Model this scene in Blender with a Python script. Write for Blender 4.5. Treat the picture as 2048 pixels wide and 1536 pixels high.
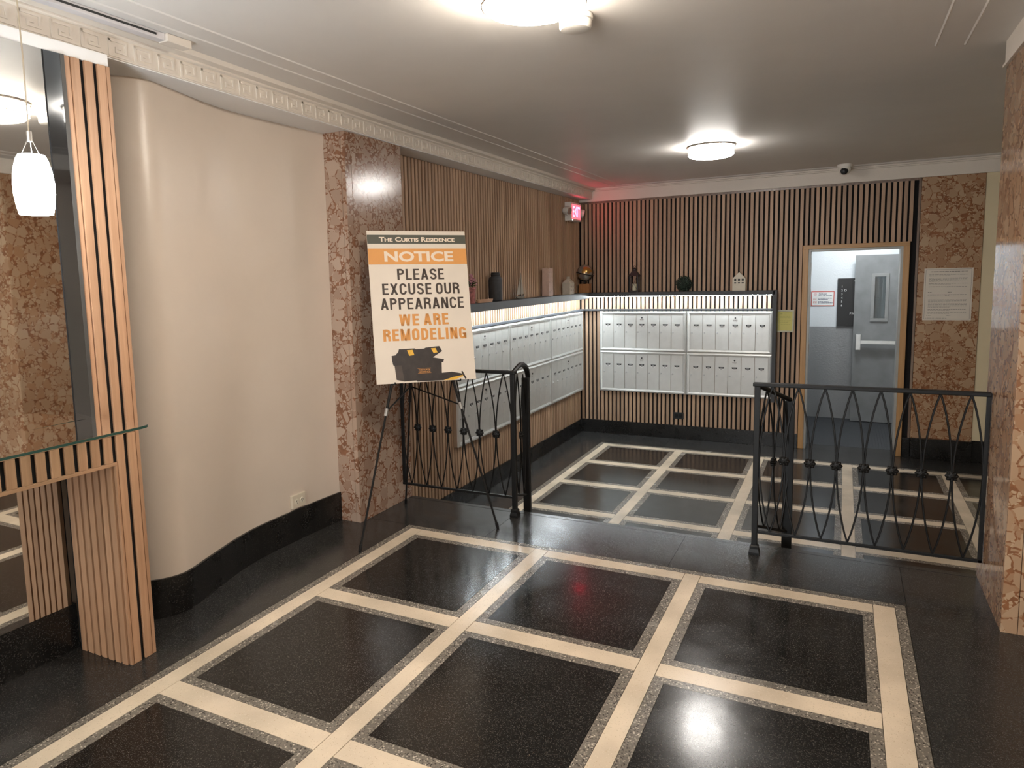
import bpy, bmesh, math, random
from mathutils import Vector, Matrix, Euler
random.seed(7)
for o in list(bpy.data.objects): bpy.data.objects.remove(o, do_unlink=True)
SC = bpy.context.scene
COL = SC.collection

# ------------------------------------------------------------------ camera
YAW, PITCH, ROLL = 0.486946789, 0.116059628, -0.0255254744
F_PX, CX, CY = 1423.311, 1024 - 89.688, 768 - 46.520
f0 = Vector((-math.sin(YAW), math.cos(YAW), 0)); r0 = Vector((math.cos(YAW), math.sin(YAW), 0)); u0 = Vector((0, 0, 1))
fw = f0 * math.cos(PITCH) - u0 * math.sin(PITCH)
up = u0 * math.cos(PITCH) + f0 * math.sin(PITCH)
rt = r0 * math.cos(ROLL) + up * math.sin(ROLL)
up2 = up * math.cos(ROLL) - r0 * math.sin(ROLL)
cam = bpy.data.cameras.new('camera'); camo = bpy.data.objects.new('camera', cam); COL.objects.link(camo)
Mc = Matrix((rt, up2, -fw)).transposed().to_4x4(); Mc.translation = Vector((0, 0, 1.5))
camo.matrix_world = Mc
cam.sensor_fit = 'HORIZONTAL'; cam.sensor_width = 36.0
cam.lens = 36.0 * F_PX / 2048
cam.shift_x = (1024 - CX) / 2048; cam.shift_y = (CY - 768) / 2048
cam.clip_start = 0.02; cam.clip_end = 60
SC.camera = camo

# ------------------------------------------------------------------ world, exposure
W = bpy.data.worlds.new('world'); SC.world = W; W.use_nodes = True
W.node_tree.nodes['Background'].inputs[0].default_value = (0.02, 0.02, 0.022, 1)
W.node_tree.nodes['Background'].inputs[1].default_value = 1.0
SC.view_settings.view_transform = 'Standard'; SC.view_settings.look = 'None'
SC.view_settings.gamma = 1.0; SC.view_settings.use_curve_mapping = False
SC.view_settings.exposure = 1.35
# lamp strengths (every lamp is a fixture with a glowing shade, built below; one drum is unseen fill)
L_DRUM_NEAR, L_DRUM_FAR, L_DRUM_FILL, L_ROOM = 40.0, 22.0, 44.0, 32.0
L_LED, L_PENDANT, L_EXIT, L_DAY = 62.0, 28.0, 1.0, 7.0
C_WARM, C_NEUT, C_COOL = (1.0, 0.90, 0.78), (1.0, 0.96, 0.91), (0.93, 0.97, 1.0)

# ------------------------------------------------------------------ helpers
class MB:
    """collects boxes / prisms / tubes in coordinates relative to origin"""
    def __init__(s, o=(0, 0, 0)): s.v = []; s.f = []; s.o = Vector(o)
    def add(s, vs, fs):
        b = len(s.v); s.v += [tuple(Vector(p) - s.o) for p in vs]; s.f += [tuple(b + i for i in f) for f in fs]; return s
    def box(s, x0, x1, y0, y1, z0, z1):
        return s.add([(x0,y0,z0),(x1,y0,z0),(x1,y1,z0),(x0,y1,z0),(x0,y0,z1),(x1,y0,z1),(x1,y1,z1),(x0,y1,z1)],
                     [(0,3,2,1),(4,5,6,7),(0,1,5,4),(1,2,6,5),(2,3,7,6),(3,0,4,7)])
    def cbox(s, x0, x1, y0, y1, z0, z1, c=0.004):
        """box with chamfered edges"""
        bm = bmesh.new(); bmesh.ops.create_cube(bm, size=1)
        for v in bm.verts: v.co = Vector((x0+(v.co.x+.5)*(x1-x0), y0+(v.co.y+.5)*(y1-y0), z0+(v.co.z+.5)*(z1-z0)))
        bmesh.ops.bevel(bm, geom=bm.edges[:], offset=c, segments=2, profile=.6, affect='EDGES')
        bm.verts.index_update()
        s.add([v.co.copy() for v in bm.verts], [[v.index for v in f.verts] for f in bm.faces]); bm.free(); return s
    def prism(s, pts, d, cap=True):
        """pts polygon (3D list), extruded by vector d"""
        n = len(pts); d = Vector(d); vs = [Vector(p) for p in pts] + [Vector(p) + d for p in pts]
        fs = [(i, (i+1) % n, n+(i+1) % n, n+i) for i in range(n)]
        if cap: fs += [tuple(range(n-1, -1, -1)), tuple(range(n, 2*n))]
        return s.add(vs, fs)
    def tube(s, pts, r, n=8, closed=False):
        """tube along a polyline; r = number or list or (rx, ry) pair list"""
        pts = [Vector(p) for p in pts]; m = len(pts); vs = []; fs = []
        ref = None
        for i, p in enumerate(pts):
            if closed: t = pts[(i+1) % m] - pts[i-1]
            else: t = pts[min(i+1, m-1)] - pts[max(i-1, 0)]
            t.normalize()
            if ref is None:
                ref = Vector((0, 0, 1)) if abs(t.z) < .9 else Vector((1, 0, 0))
            a = t.cross(ref); a.normalize(); b = a.cross(t); ref = b if not closed else ref
            rr = r[i] if isinstance(r, (list, tuple)) else r
            for k in range(n):
                w = 2*math.pi*(k+.5)/n; vs.append(p + a*rr*math.cos(w) + b*rr*math.sin(w))
        for i in range(m if closed else m-1):
            j = (i+1) % m
            for k in range(n): fs.append((i*n+k, i*n+(k+1) % n, j*n+(k+1) % n, j*n+k))
        if not closed: fs += [tuple(range(n-1, -1, -1)), tuple((m-1)*n+k for k in range(n))]
        return s.add(vs, fs)
    def lathe(s, prof, c=(0, 0, 0), n=32, axis='z'):
        """prof: list of (r, h) revolved about the axis"""
        vs = []; fs = []; m = len(prof); c = Vector(c)
        for r, h in prof:
            for k in range(n):
                w = 2*math.pi*k/n; x, y = r*math.cos(w), r*math.sin(w)
                vs.append(c + (Vector((x, y, h)) if axis == 'z' else Vector((x, h, y)) if axis == 'y' else Vector((h, x, y))))
        for i in range(m-1):
            for k in range(n): fs.append((i*n+k, i*n+(k+1) % n, (i+1)*n+(k+1) % n, (i+1)*n+k))
        if prof[0][0] > 1e-6: fs.append(tuple(range(n-1, -1, -1)))
        if prof[-1][0] > 1e-6: fs.append(tuple((m-1)*n+k for k in range(n)))
        return s.add(vs, fs)
    def mesh(s, name, mat, smooth=False):
        me = bpy.data.meshes.new(name); me.from_pydata(s.v, [], s.f)
        bm = bmesh.new(); bm.from_mesh(me); bmesh.ops.recalc_face_normals(bm, faces=bm.faces); bm.to_mesh(me); bm.free()
        if smooth:
            me.polygons.foreach_set('use_smooth', [True]*len(me.polygons))
            try: me.set_sharp_from_angle(angle=math.radians(38))
            except Exception: pass
        if mat: me.materials.append(mat)
        return me

def link(name, me, parent=None, loc=(0, 0, 0)):
    o = bpy.data.objects.new(name, me); COL.objects.link(o); o.location = loc
    if parent: o.parent = parent
    return o
def part(name, mb, mat, parent, loc=(0, 0, 0), smooth=False):
    return link(name, mb.mesh(name, mat, smooth), parent, loc)
def tag(o, label, cat, group=None):
    o['label'] = label; o['category'] = cat
    if group: o['group'] = group
    return o
def thing(name, loc, label, cat, group=None, rot=None):
    o = link(name, None, None, loc); o.empty_display_size = .05
    if rot: o.rotation_euler = rot
    return tag(o, label, cat, group)
def struct(name, mb, mat, label=None, smooth=False):
    o = link(name, mb.mesh(name, mat, smooth)); o['kind'] = 'structure'
    if label: o['label'] = label
    return o
def sroot(name, loc=(0, 0, 0), label=None):
    o = link(name, None, None, loc); o['kind'] = 'structure'
    if label: o['label'] = label
    return o

def text_mb(body, w=None, h=None, x0=0, z0=0, depth=0.0006, bold=0.0, small_caps=False, align='C'):
    """flat lettering in the xz plane facing -y; fits the box w x h with lower-left / centre at x0, z0"""
    cu = bpy.data.curves.new('t', 'FONT'); cu.body = body; cu.size = 1; cu.offset = bold; cu.resolution_u = 3
    if small_caps:
        cu.small_caps_scale = .78
        for i, ch in enumerate(body): cu.body_format[i].use_small_caps = True
    ob = bpy.data.objects.new('t', cu); COL.objects.link(ob)
    dg = bpy.context.evaluated_depsgraph_get(); dg.update()
    me = bpy.data.meshes.new_from_object(ob.evaluated_get(dg))
    vs = [v.co.copy() for v in me.vertices]; fs = [tuple(p.vertices) for p in me.polygons]
    bpy.data.objects.remove(ob, do_unlink=True); bpy.data.curves.remove(cu); bpy.data.meshes.remove(me)
    xs = [v.x for v in vs]; ys = [v.y for v in vs]
    bw, bh = max(xs)-min(xs), max(ys)-min(ys)
    sx = w/bw if w else h/bh; sy = h/bh if h else w/bw
    mb = MB()
    ox = x0 - (sx*bw/2 if align == 'C' else 0)
    mb.add([(ox+(v.x-min(xs))*sx, -depth, z0+(v.y-min(ys))*sy) for v in vs], fs)
    return mb

def block_text(body, w, h, x0, z0, depth, t=.17, lw=.56, gap=.13):
    """bold condensed grotesque capitals drawn from strokes; t, lw, gap relative to the letter height"""
    polys = []
    def rib(pts, closed=False):
        n = len(pts); L = []
        for i, p in enumerate(pts):
            a = pts[i-1] if (i > 0 or closed) else p; c = pts[(i+1) % n] if (i < n-1 or closed) else p
            d = Vector((c[0]-a[0], c[1]-a[1])).normalized(); q = Vector((-d.y, d.x))*t/2
            L.append(((p[0]+q.x, p[1]+q.y), (p[0]-q.x, p[1]-q.y)))
        for i in range(n if closed else n-1):
            j = (i+1) % n; polys.append([L[i][0], L[i][1], L[j][1], L[j][0]])
    def box(a, b, c, d): polys.append([(a, c), (b, c), (b, d), (a, d)])
    def diag(a, b, z0_, z1_, tw): polys.append([(a, z0_), (a+tw, z0_), (b+tw, z1_), (b, z1_)])
    def arc(cx, cz, rx, rz, a0, a1, n=10): return [(cx+rx*math.cos(math.radians(a0+(a1-a0)*k/n)), cz+rz*math.sin(math.radians(a0+(a1-a0)*k/n))) for k in range(n+1)]
    e = t/2; x = 0
    for ch in body:
        n0 = len(polys); W_ = {'I': t*1.05, 'M': lw*1.32, 'W': lw*1.55, ' ': .22, 'E': lw*.88, 'L': lw*.86, 'A': lw*1.1, 'N': lw*1.03, 'X': lw*1.08}.get(ch, lw)
        R = W_-e; mid = .52; rz = min(.30, W_*.52)
        if ch in 'ELPRDINMF': box(0, t*1.05, 0, 1)
        if ch == 'E': box(t, W_, 0, t*.86); box(t, W_, 1-t*.86, 1); box(t, W_*.94, mid-t*.42, mid+t*.42)
        elif ch == 'L': box(t, W_, 0, t*.86)
        elif ch in 'PR':
            rib([(t*.9, 1-e*.9)]+arc(R-.2, .73, .2, .27-e*.9, 90, -90)+[(t*.9, .46+e*.9)])
            if ch == 'R': rib(arc(R-.2, .30, .2, .20, 90, 0, 6)+[(R, 0)])
        elif ch == 'D': rib([(t*.9, 1-e*.9)]+arc(R-.24, .68, .24, .32-e*.9, 90, 0)+arc(R-.24, .32, .24, .32-e*.9, 0, -90)+[(t*.9, e*.9)])
        elif ch == 'O': rib(arc(W_/2, 1-rz, W_/2-e, rz-e*.9, 0, 180)+arc(W_/2, rz, W_/2-e, rz-e*.9, 180, 360), True)
        elif ch == 'U': rib([(e, 1), (e, rz)]+arc(W_/2, rz, W_/2-e, rz-e*.9, 180, 360)+[(R, 1)])
        elif ch in 'CG':
            rib(arc(W_/2, 1-rz, W_/2-e, rz-e*.9, -6, 180)+arc(W_/2, rz, W_/2-e, rz-e*.9, 180, 366 if ch == 'C' else 360))
            if ch == 'G': box(R-e, R+e, rz*.5, .5); box(W_*.5, R+e, .5-t*.8, .5); box(R-e*.2, R+e, 0, .3)
        elif ch == 'S':
            rib(arc(W_/2, .745, W_/2-e, .255-e*.9, -2, 180)+[(e, .70), (W_*.26, .57), (W_*.72, .45), (R, .32)]+arc(W_/2, .255, W_/2-e, .255-e*.9, 0, -182))
        elif ch == 'A': diag(0, W_/2-t*.55, 0, 1, t*1.1); diag(W_-t*1.1, W_/2-t*.55, 0, 1, t*1.1); box(W_*.2, W_*.8, .2, .2+t*.8)
        elif ch == 'X': diag(0, W_-t*1.15, 0, 1, t*1.15); diag(W_-t*1.15, 0, 0, 1, t*1.15)
        elif ch == 'N': box(W_-t*1.05, W_, 0, 1); diag(W_-t*1.2, 0, 0, 1, t*1.2)
        elif ch == 'M': box(W_-t*1.05, W_, 0, 1); diag(W_/2-t*.5, 0, 0, 1, t*1.0); diag(W_/2-t*.5, W_-t, 0, 1, t*1.0)
        elif ch == 'W':
            q = W_*.25; diag(q-t*.45, 0, 0, 1, t*.9+.02); diag(q-t*.45, W_/2-t*.5, 0, 1, t*.9+.02); diag(3*q-t*.45, W_/2-t*.5, 0, 1, t*.9+.02); diag(3*q-t*.45, W_-t*1.0, 0, 1, t*.9+.02)
        for k in range(n0, len(polys)): polys[k] = [(p[0]+x, p[1]) for p in polys[k]]
        x += W_+(gap if ch != ' ' else .0)
    x -= gap; mb = MB(); sx = w/x
    for k, P in enumerate(polys): mb.add([(x0-w/2+p[0]*sx, -depth, z0+p[1]*h) for p in P], [tuple(range(len(P)))])
    return mb

# ------------------------------------------------------------------ materials
def newmat(name):
    m = bpy.data.materials.new(name); m.use_nodes = True
    nt = m.node_tree; b = nt.nodes['Principled BSDF']; return m, nt, b
def N(nt, t, **kw):
    n = nt.nodes.new(t)
    for k, v in kw.items():
        if k.startswith('_'): n.inputs[k[1:]].default_value = v
        else: setattr(n, k, v)
    return n
def rgba(c): return (c[0], c[1], c[2], 1)
def pos(nt, scale=(1, 1, 1), obj=False):
    if obj: src = N(nt, 'ShaderNodeTexCoord').outputs['Object']
    else: src = N(nt, 'ShaderNodeNewGeometry').outputs['Position']
    mp = N(nt, 'ShaderNodeMapping'); mp.inputs['Scale'].default_value = scale
    nt.links.new(src, mp.inputs['Vector']); return mp.outputs[0]
def ramp(nt, src, stops, interp='LINEAR'):
    r = N(nt, 'ShaderNodeValToRGB'); r.color_ramp.interpolation = interp
    e = r.color_ramp.elements
    while len(e) < len(stops): e.new(.5)
    for i, (p, c) in enumerate(stops): e[i].position = p; e[i].color = rgba(c) if len(c) == 3 else c
    nt.links.new(src, r.inputs[0]); return r.outputs[0]
def mix(nt, fac, a, b, mode='MIX'):
    m = N(nt, 'ShaderNodeMix', data_type='RGBA', blend_type=mode)
    for s, v in ((m.inputs[0], fac), (m.inputs[6], a), (m.inputs[7], b)):
        if hasattr(v, 'is_linked'): nt.links.new(v, s)
        else: s.default_value = rgba(v) if isinstance(v, tuple) else v
    return m.outputs[2]
def simple(name, c, rough=.5, metal=0, coat=0, var=0.06, nscale=9, bump=0, spec=.5, coatr=.08):
    """plain colour with slight procedural unevenness"""
    m, nt, b = newmat(name); p = pos(nt)
    nz = N(nt, 'ShaderNodeTexNoise', _Scale=nscale, _Detail=4.0); nt.links.new(p, nz.inputs['Vector'])
    lo = tuple(x*(1-var) for x in c); hi = tuple(min(1, x*(1+var)) for x in c)
    nt.links.new(ramp(nt, nz.outputs[0], [(.3, lo), (.7, hi)]), b.inputs['Base Color'])
    b.inputs['Roughness'].default_value = rough; b.inputs['Metallic'].default_value = metal
    b.inputs['Coat Weight'].default_value = coat; b.inputs['Coat Roughness'].default_value = coatr
    b.inputs['Specular IOR Level'].default_value = spec
    if bump:
        bn = N(nt, 'ShaderNodeBump', _Strength=bump, _Distance=.002)
        n2 = N(nt, 'ShaderNodeTexNoise', _Scale=nscale*14, _Detail=3.0); nt.links.new(p, n2.inputs['Vector'])
        nt.links.new(n2.outputs[0], bn.inputs['Height']); nt.links.new(bn.outputs[0], b.inputs['Normal'])
    return m
def emit(name, c, s, base=(.9, .9, .9)):
    m, nt, b = newmat(name)
    b.inputs['Base Color'].default_value = rgba(base); b.inputs['Emission Color'].default_value = rgba(c)
    b.inputs['Emission Strength'].default_value = s; return m
def terrazzo(name, base, specks, scale, amount, rough=.12, coat=.4, big=0):
    m, nt, b = newmat(name); p = pos(nt)
    v = N(nt, 'ShaderNodeTexVoronoi', _Scale=scale); nt.links.new(p, v.inputs['Vector'])
    sep = N(nt, 'ShaderNodeSeparateColor'); nt.links.new(v.outputs['Color'], sep.inputs[0])
    sel = ramp(nt, sep.outputs[0], [(1-amount-.02, (0, 0, 0)), (1-amount, (1, 1, 1))])
    tone = ramp(nt, sep.outputs[1], [(i/max(1, len(specks)-1), s) for i, s in enumerate(specks)])
    edge = ramp(nt, v.outputs['Distance'], [(.25, (1, 1, 1)), (.6, (0, 0, 0))])
    fac = N(nt, 'ShaderNodeMath', operation='MULTIPLY'); nt.links.new(sel, fac.inputs[0]); nt.links.new(edge, fac.inputs[1])
    nz = N(nt, 'ShaderNodeTexNoise', _Scale=3.0, _Detail=5.0); nt.links.new(p, nz.inputs['Vector'])
    bc = ramp(nt, nz.outputs[0], [(.3, tuple(x*.8 for x in base)), (.7, tuple(x*1.2 for x in base))])
    nt.links.new(mix(nt, fac.outputs[0], bc, tone), b.inputs['Base Color'])
    n3 = N(nt, 'ShaderNodeTexNoise', _Scale=6.0, _Detail=3.0); nt.links.new(p, n3.inputs['Vector'])
    rr = ramp(nt, n3.outputs[0], [(.3, (rough*.8,)*3), (.7, (rough*1.3,)*3)]); nt.links.new(rr, b.inputs['Roughness'])
    b.inputs['Coat Weight'].default_value = coat; b.inputs['Coat Roughness'].default_value = .05
    b.inputs['Specular IOR Level'].default_value = .42
    return m
def breccia(name, matrix, clasts, scale=11, rough=.16, streak=0.0):
    """stone made of broken angular pieces set in a darker ground"""
    m, nt, b = newmat(name); p = pos(nt)
    wz = N(nt, 'ShaderNodeTexNoise', _Scale=9.0, _Detail=3.0); nt.links.new(p, wz.inputs['Vector'])
    wv = N(nt, 'ShaderNodeVectorMath', operation='MULTIPLY_ADD'); nt.links.new(wz.outputs['Color'], wv.inputs[0])
    wv.inputs[1].default_value = (.035, .035, .035); nt.links.new(p, wv.inputs[2]); q = wv.outputs[0]
    def layer(sc, w0, w1):
        v = N(nt, 'ShaderNodeTexVoronoi', _Scale=sc, _Randomness=1.0); nt.links.new(q, v.inputs['Vector'])
        d = N(nt, 'ShaderNodeTexVoronoi', _Scale=sc, _Randomness=1.0, feature='DISTANCE_TO_EDGE'); nt.links.new(q, d.inputs['Vector'])
        s = N(nt, 'ShaderNodeSeparateColor'); nt.links.new(v.outputs['Color'], s.inputs[0])
        return s, ramp(nt, d.outputs['Distance'], [(w0, (0, 0, 0)), (w1, (1, 1, 1))])
    s1, e1 = layer(scale, .05, .075); s2, e2 = layer(scale*2.1, .07, .11); s3, e3 = layer(scale*4.6, .08, .15)
    t1 = ramp(nt, s1.outputs[1], [(i/(len(clasts)-1), c) for i, c in enumerate(clasts)])
    t2 = ramp(nt, s2.outputs[1], [(i/(len(clasts)-1), c) for i, c in enumerate(clasts)])
    dark = tuple(x*.7 for x in matrix)
    nz = N(nt, 'ShaderNodeTexNoise', _Scale=26.0, _Detail=5.0); nt.links.new(p, nz.inputs['Vector'])
    g = ramp(nt, nz.outputs[0], [(.35, dark), (.65, matrix)])
    keep3 = ramp(nt, s3.outputs[0], [(.62, (0, 0, 0)), (.64, (1, 1, 1))])
    f3 = N(nt, 'ShaderNodeMath', operation='MULTIPLY'); nt.links.new(keep3, f3.inputs[0]); nt.links.new(e3, f3.inputs[1])
    g = mix(nt, f3.outputs[0], g, clasts[1])
    keep2 = ramp(nt, s2.outputs[0], [(.25, (0, 0, 0)), (.26, (1, 1, 1))])
    f2 = N(nt, 'ShaderNodeMath', operation='MULTIPLY'); nt.links.new(keep2, f2.inputs[0]); nt.links.new(e2, f2.inputs[1])
    g = mix(nt, f2.outputs[0], g, t2)
    keep1 = ramp(nt, s1.outputs[0], [(.34, (0, 0, 0)), (.35, (1, 1, 1))])
    f1 = N(nt, 'ShaderNodeMath', operation='MULTIPLY'); nt.links.new(keep1, f1.inputs[0]); nt.links.new(e1, f1.inputs[1])
    g = mix(nt, f1.outputs[0], g, t1)
    nt.links.new(g, b.inputs['Base Color']); b.inputs['Roughness'].default_value = rough
    b.inputs['Coat Weight'].default_value = 0
    return m
def wood(name, c1, c2, along='z', rough=.5, grain=1.0, var=.16):
    m, nt, b = newmat(name)
    sc = {'z': (60, 60, 2.2), 'x': (2.2, 60, 60), 'y': (60, 2.2, 60)}[along]
    p = pos(nt, sc)
    oi = N(nt, 'ShaderNodeObjectInfo')
    ad = N(nt, 'ShaderNodeVectorMath', operation='ADD'); nt.links.new(p, ad.inputs[0])
    ml = N(nt, 'ShaderNodeMath', operation='MULTIPLY'); nt.links.new(oi.outputs['Random'], ml.inputs[0]); ml.inputs[1].default_value = 37
    nt.links.new(ml.outputs[0], ad.inputs[1])
    nz = N(nt, 'ShaderNodeTexNoise', _Scale=1.0, _Detail=5.0, _Roughness=.6); nt.links.new(ad.outputs[0], nz.inputs['Vector'])
    c = ramp(nt, nz.outputs[0], [(.28, c1), (.72, c2)])
    tone = ramp(nt, oi.outputs['Random'], [(0, (1-var,)*3), (1, (1+var,)*3)])
    c = mix(nt, 1.0, c, tone, 'MULTIPLY')
    nt.links.new(c, b.inputs['Base Color']); b.inputs['Roughness'].default_value = rough
    bn = N(nt, 'ShaderNodeBump', _Strength=.15*grain, _Distance=.001); nt.links.new(nz.outputs[0], bn.inputs['Height']); nt.links.new(bn.outputs[0], b.inputs['Normal'])
    return m
def plaster(name, c, rough=.75, bump=.2, scale=4, spec=.5):
    m, nt, b = newmat(name); p = pos(nt)
    a = N(nt, 'ShaderNodeTexNoise', _Scale=scale*.4, _Detail=6.0, _Roughness=.6); nt.links.new(p, a.inputs['Vector'])
    nt.links.new(ramp(nt, a.outputs[0], [(.3, tuple(x*.96 for x in c)), (.7, tuple(min(1, x*1.03) for x in c))]), b.inputs['Base Color'])
    h = N(nt, 'ShaderNodeTexNoise', _Scale=scale*22, _Detail=4.0); nt.links.new(p, h.inputs['Vector'])
    bn = N(nt, 'ShaderNodeBump', _Strength=bump, _Distance=.003); nt.links.new(h.outputs[0], bn.inputs['Height']); nt.links.new(bn.outputs[0], b.inputs['Normal'])
    b.inputs['Roughness'].default_value = rough; b.inputs['Specular IOR Level'].default_value = spec
    return m
def glassmat(name, c=(.86, .95, .92), rough=0.0):
    """thin clear pane: see-through with a mirror-like sheen"""
    m = bpy.data.materials.new(name); m.use_nodes = True; nt = m.node_tree; nt.nodes.clear()
    o = N(nt, 'ShaderNodeOutputMaterial'); t = N(nt, 'ShaderNodeBsdfTransparent'); t.inputs[0].default_value = rgba(c)
    g = N(nt, 'ShaderNodeBsdfGlossy'); g.inputs['Roughness'].default_value = rough; g.inputs[0].default_value = (1, 1, 1, 1)
    fr = N(nt, 'ShaderNodeFresnel', _IOR=1.5); ms = N(nt, 'ShaderNodeMixShader')
    nt.links.new(fr.outputs[0], ms.inputs[0]); nt.links.new(t.outputs[0], ms.inputs[1]); nt.links.new(g.outputs[0], ms.inputs[2]); nt.links.new(ms.outputs[0], o.inputs[0])
    return m

M = {}
M['wall'] = plaster('beige plaster', (.69, .59, .495), .36, .06, spec=.75)
M['wall_dim'] = plaster('cream plaster', (.74, .63, .42), .6, .12)
M['ceil'] = plaster('semi gloss taupe ceiling paint', (.74, .705, .665), .5, .05, spec=.35)
M['trimw'] = plaster('cream trim paint', (.74, .67, .59), .5, .3)
M['soffit'] = plaster('soffit paint with light painted in', (.84, .83, .82), .5, .1)  # trim paint made paler to stand in for light bounced onto the soffit
M['black_tile'] = terrazzo('black terrazzo', (.0095, .0088, .0082), [(.03, .027, .024), (.10, .09, .078)], 290, .40, .17, .0)
M['dark_terr'] = terrazzo('charcoal terrazzo', (.027, .026, .025), [(.04, .038, .035), (.10, .094, .085)], 280, .40, .2, .0)
M['grey_terr'] = terrazzo('salt and pepper terrazzo', (.17, .15, .125), [(.02, .018, .016), (.06, .05, .045), (.34, .295, .24), (.66, .58, .48)], 150, .72, .22, .0)
M['cream_terr'] = terrazzo('cream terrazzo', (.66, .55, .415), [(.48, .37, .25), (.76, .66, .52)], 260, .22, .2, .0)
M['zinc'] = simple('zinc divider strip', (.42, .38, .32), .4, .3)
M['baseblack'] = terrazzo('black base stone', (.010, .0095, .009), [(.035, .033, .03), (.07, .065, .06)], 240, .2, .26, .0)
M['marble'] = breccia('pinkish breccia marble', (.25, .115, .062), [(.31, .205, .15), (.44, .325, .25), (.36, .245, .18), (.30, .185, .13)], 15, .18)
M['marble_r'] = breccia('orange breccia marble', (.30, .130, .058), [(.36, .20, .11), (.50, .345, .22), (.40, .245, .145), (.36, .19, .10)], 14, .2)
M['marble_pol'] = breccia('polished orange breccia marble', (.28, .120, .055), [(.36, .20, .11), (.46, .31, .20), (.40, .245, .145), (.36, .19, .10)], 14, .085)
M['oak'] = wood('oak slat', (.40, .25, .155), (.54, .365, .245), 'z', .5)
M['oak_w'] = wood('amber oak slat', (.37, .195, .105), (.505, .292, .168), 'z', .45, var=.10)
M['oak_wy'] = wood('amber oak rail', (.37, .195, .105), (.505, .292, .168), 'y', .45, var=.05)
M['casing'] = wood('honey oak casing', (.44, .235, .085), (.58, .34, .145), 'z', .4, var=.04)
M['casing_x'] = wood('honey oak head casing', (.44, .235, .085), (.58, .34, .145), 'x', .4, var=.04)
M['felt'] = simple('black felt backing', (.008, .007, .007), .95)
M['alu'] = simple('brushed aluminium', (.66, .66, .64), .38, .55, var=.04, nscale=20)
M['alu_door'] = simple('satin aluminium door', (.60, .595, .57), .42, .45, var=.03, nscale=16)
M['alu_side'] = simple('brown box side', (.30, .20, .13), .6)
M['blackplastic'] = simple('black plastic', (.012, .012, .012), .4)
M['label_white'] = simple('white label', (.80, .80, .78), .5)
M['steel'] = simple('steel', (.55, .55, .55), .3, .9)
M['iron'] = simple('black wrought iron', (.005, .0047, .0045), .45, 0, bump=.2, spec=.3)
M['easelblack'] = simple('black easel tube', (.006, .0055, .0055), .4, 0, spec=.35)
M['shelf'] = simple('charcoal shelf board', (.050, .052, .057), .5, var=.1)
M['shelf_l'] = simple('slate grey shelf edge', (.085, .095, .105), .5, var=.1)
M['led'] = emit('led strip', (.84, .95, 1.0), L_LED)
M['drum_near'] = emit('warm lit glass', C_WARM, L_DRUM_NEAR)
M['drum_far'] = emit('lit glass', C_NEUT, L_DRUM_FAR)
M['drum_fill'] = emit('warm lit glass', C_WARM, L_DRUM_FILL)
M['drum_room'] = emit('cool lit glass', C_COOL, L_ROOM)
M['pend'] = emit('lit opal glass', (.90, .96, 1.0), L_PENDANT)
M['day'] = emit('daylight through frosted glass', (.88, .95, 1.0), L_DAY)
M['nickel'] = simple('brushed nickel', (.52, .48, .43), .35, .9)
M['whiteplastic'] = simple('white plastic', (.76, .73, .67), .45)
M['exitred'] = emit('exit lettering', (1.0, .045, .10), L_EXIT*8, (.6, .05, .1))
M['exitface'] = emit('lit pink exit face', (1.0, .10, .14), L_EXIT*.8, (.7, .3, .3))
M['paper'] = simple('white paper', (.74, .68, .60), .7, var=.02)
M['board'] = simple('foam board', (.73, .635, .53), .6, var=.02)
M['p_green'] = simple('printed grey green', (.085, .083, .062), .6, var=.03)
M['p_orange'] = simple('printed orange', (.72, .32, .085), .6, var=.03)
M['p_orange2'] = simple('printed deep orange', (.66, .29, .075), .6, var=.03)
M['p_pale'] = simple('printed pale lettering', (.82, .68, .54), .6, var=.02)
M['p_dark'] = simple('printed dark brown', (.055, .037, .028), .6, var=.03)
M['p_box'] = simple('printed toolbox brown black', (.032, .024, .021), .55, var=.25, nscale=25)
M['p_box2'] = simple('printed toolbox side', (.062, .045, .037), .55, var=.15, nscale=25)
M['p_yellow'] = simple('printed yellow', (.75, .42, .05), .6, var=.1, nscale=60)
M['p_ink'] = simple('grey ink', (.22, .20, .18), .7)
M['p_red'] = simple('printed red', (.52, .075, .05), .6)
M['p_navy'] = simple('printed navy', (.05, .06, .13), .6)
M['yellowpaper'] = simple('yellow paper', (.70, .64, .22), .7, var=.04)
M['greywall'] = plaster('grey painted block', (.29, .295, .295), .45, .9, 3)
M['whitewall'] = plaster('white painted block', (.70, .74, .76), .5, .7, 3)
M['greydoor'] = simple('grey painted steel', (.20, .208, .21), .42, var=.12, nscale=7)
M['greyframe'] = simple('grey steel frame', (.40, .40, .38), .45, .2)
M['mat_rubber'] = simple('ribbed rubber', (.035, .037, .04), .7)
M['glass'] = glassmat('green tinted glass', (.66, .75, .71))
M['glassedge'] = simple('green glass edge', (.03, .075, .06), .12)
M['clear'] = glassmat('clear glass', (.93, .96, .97))

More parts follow.
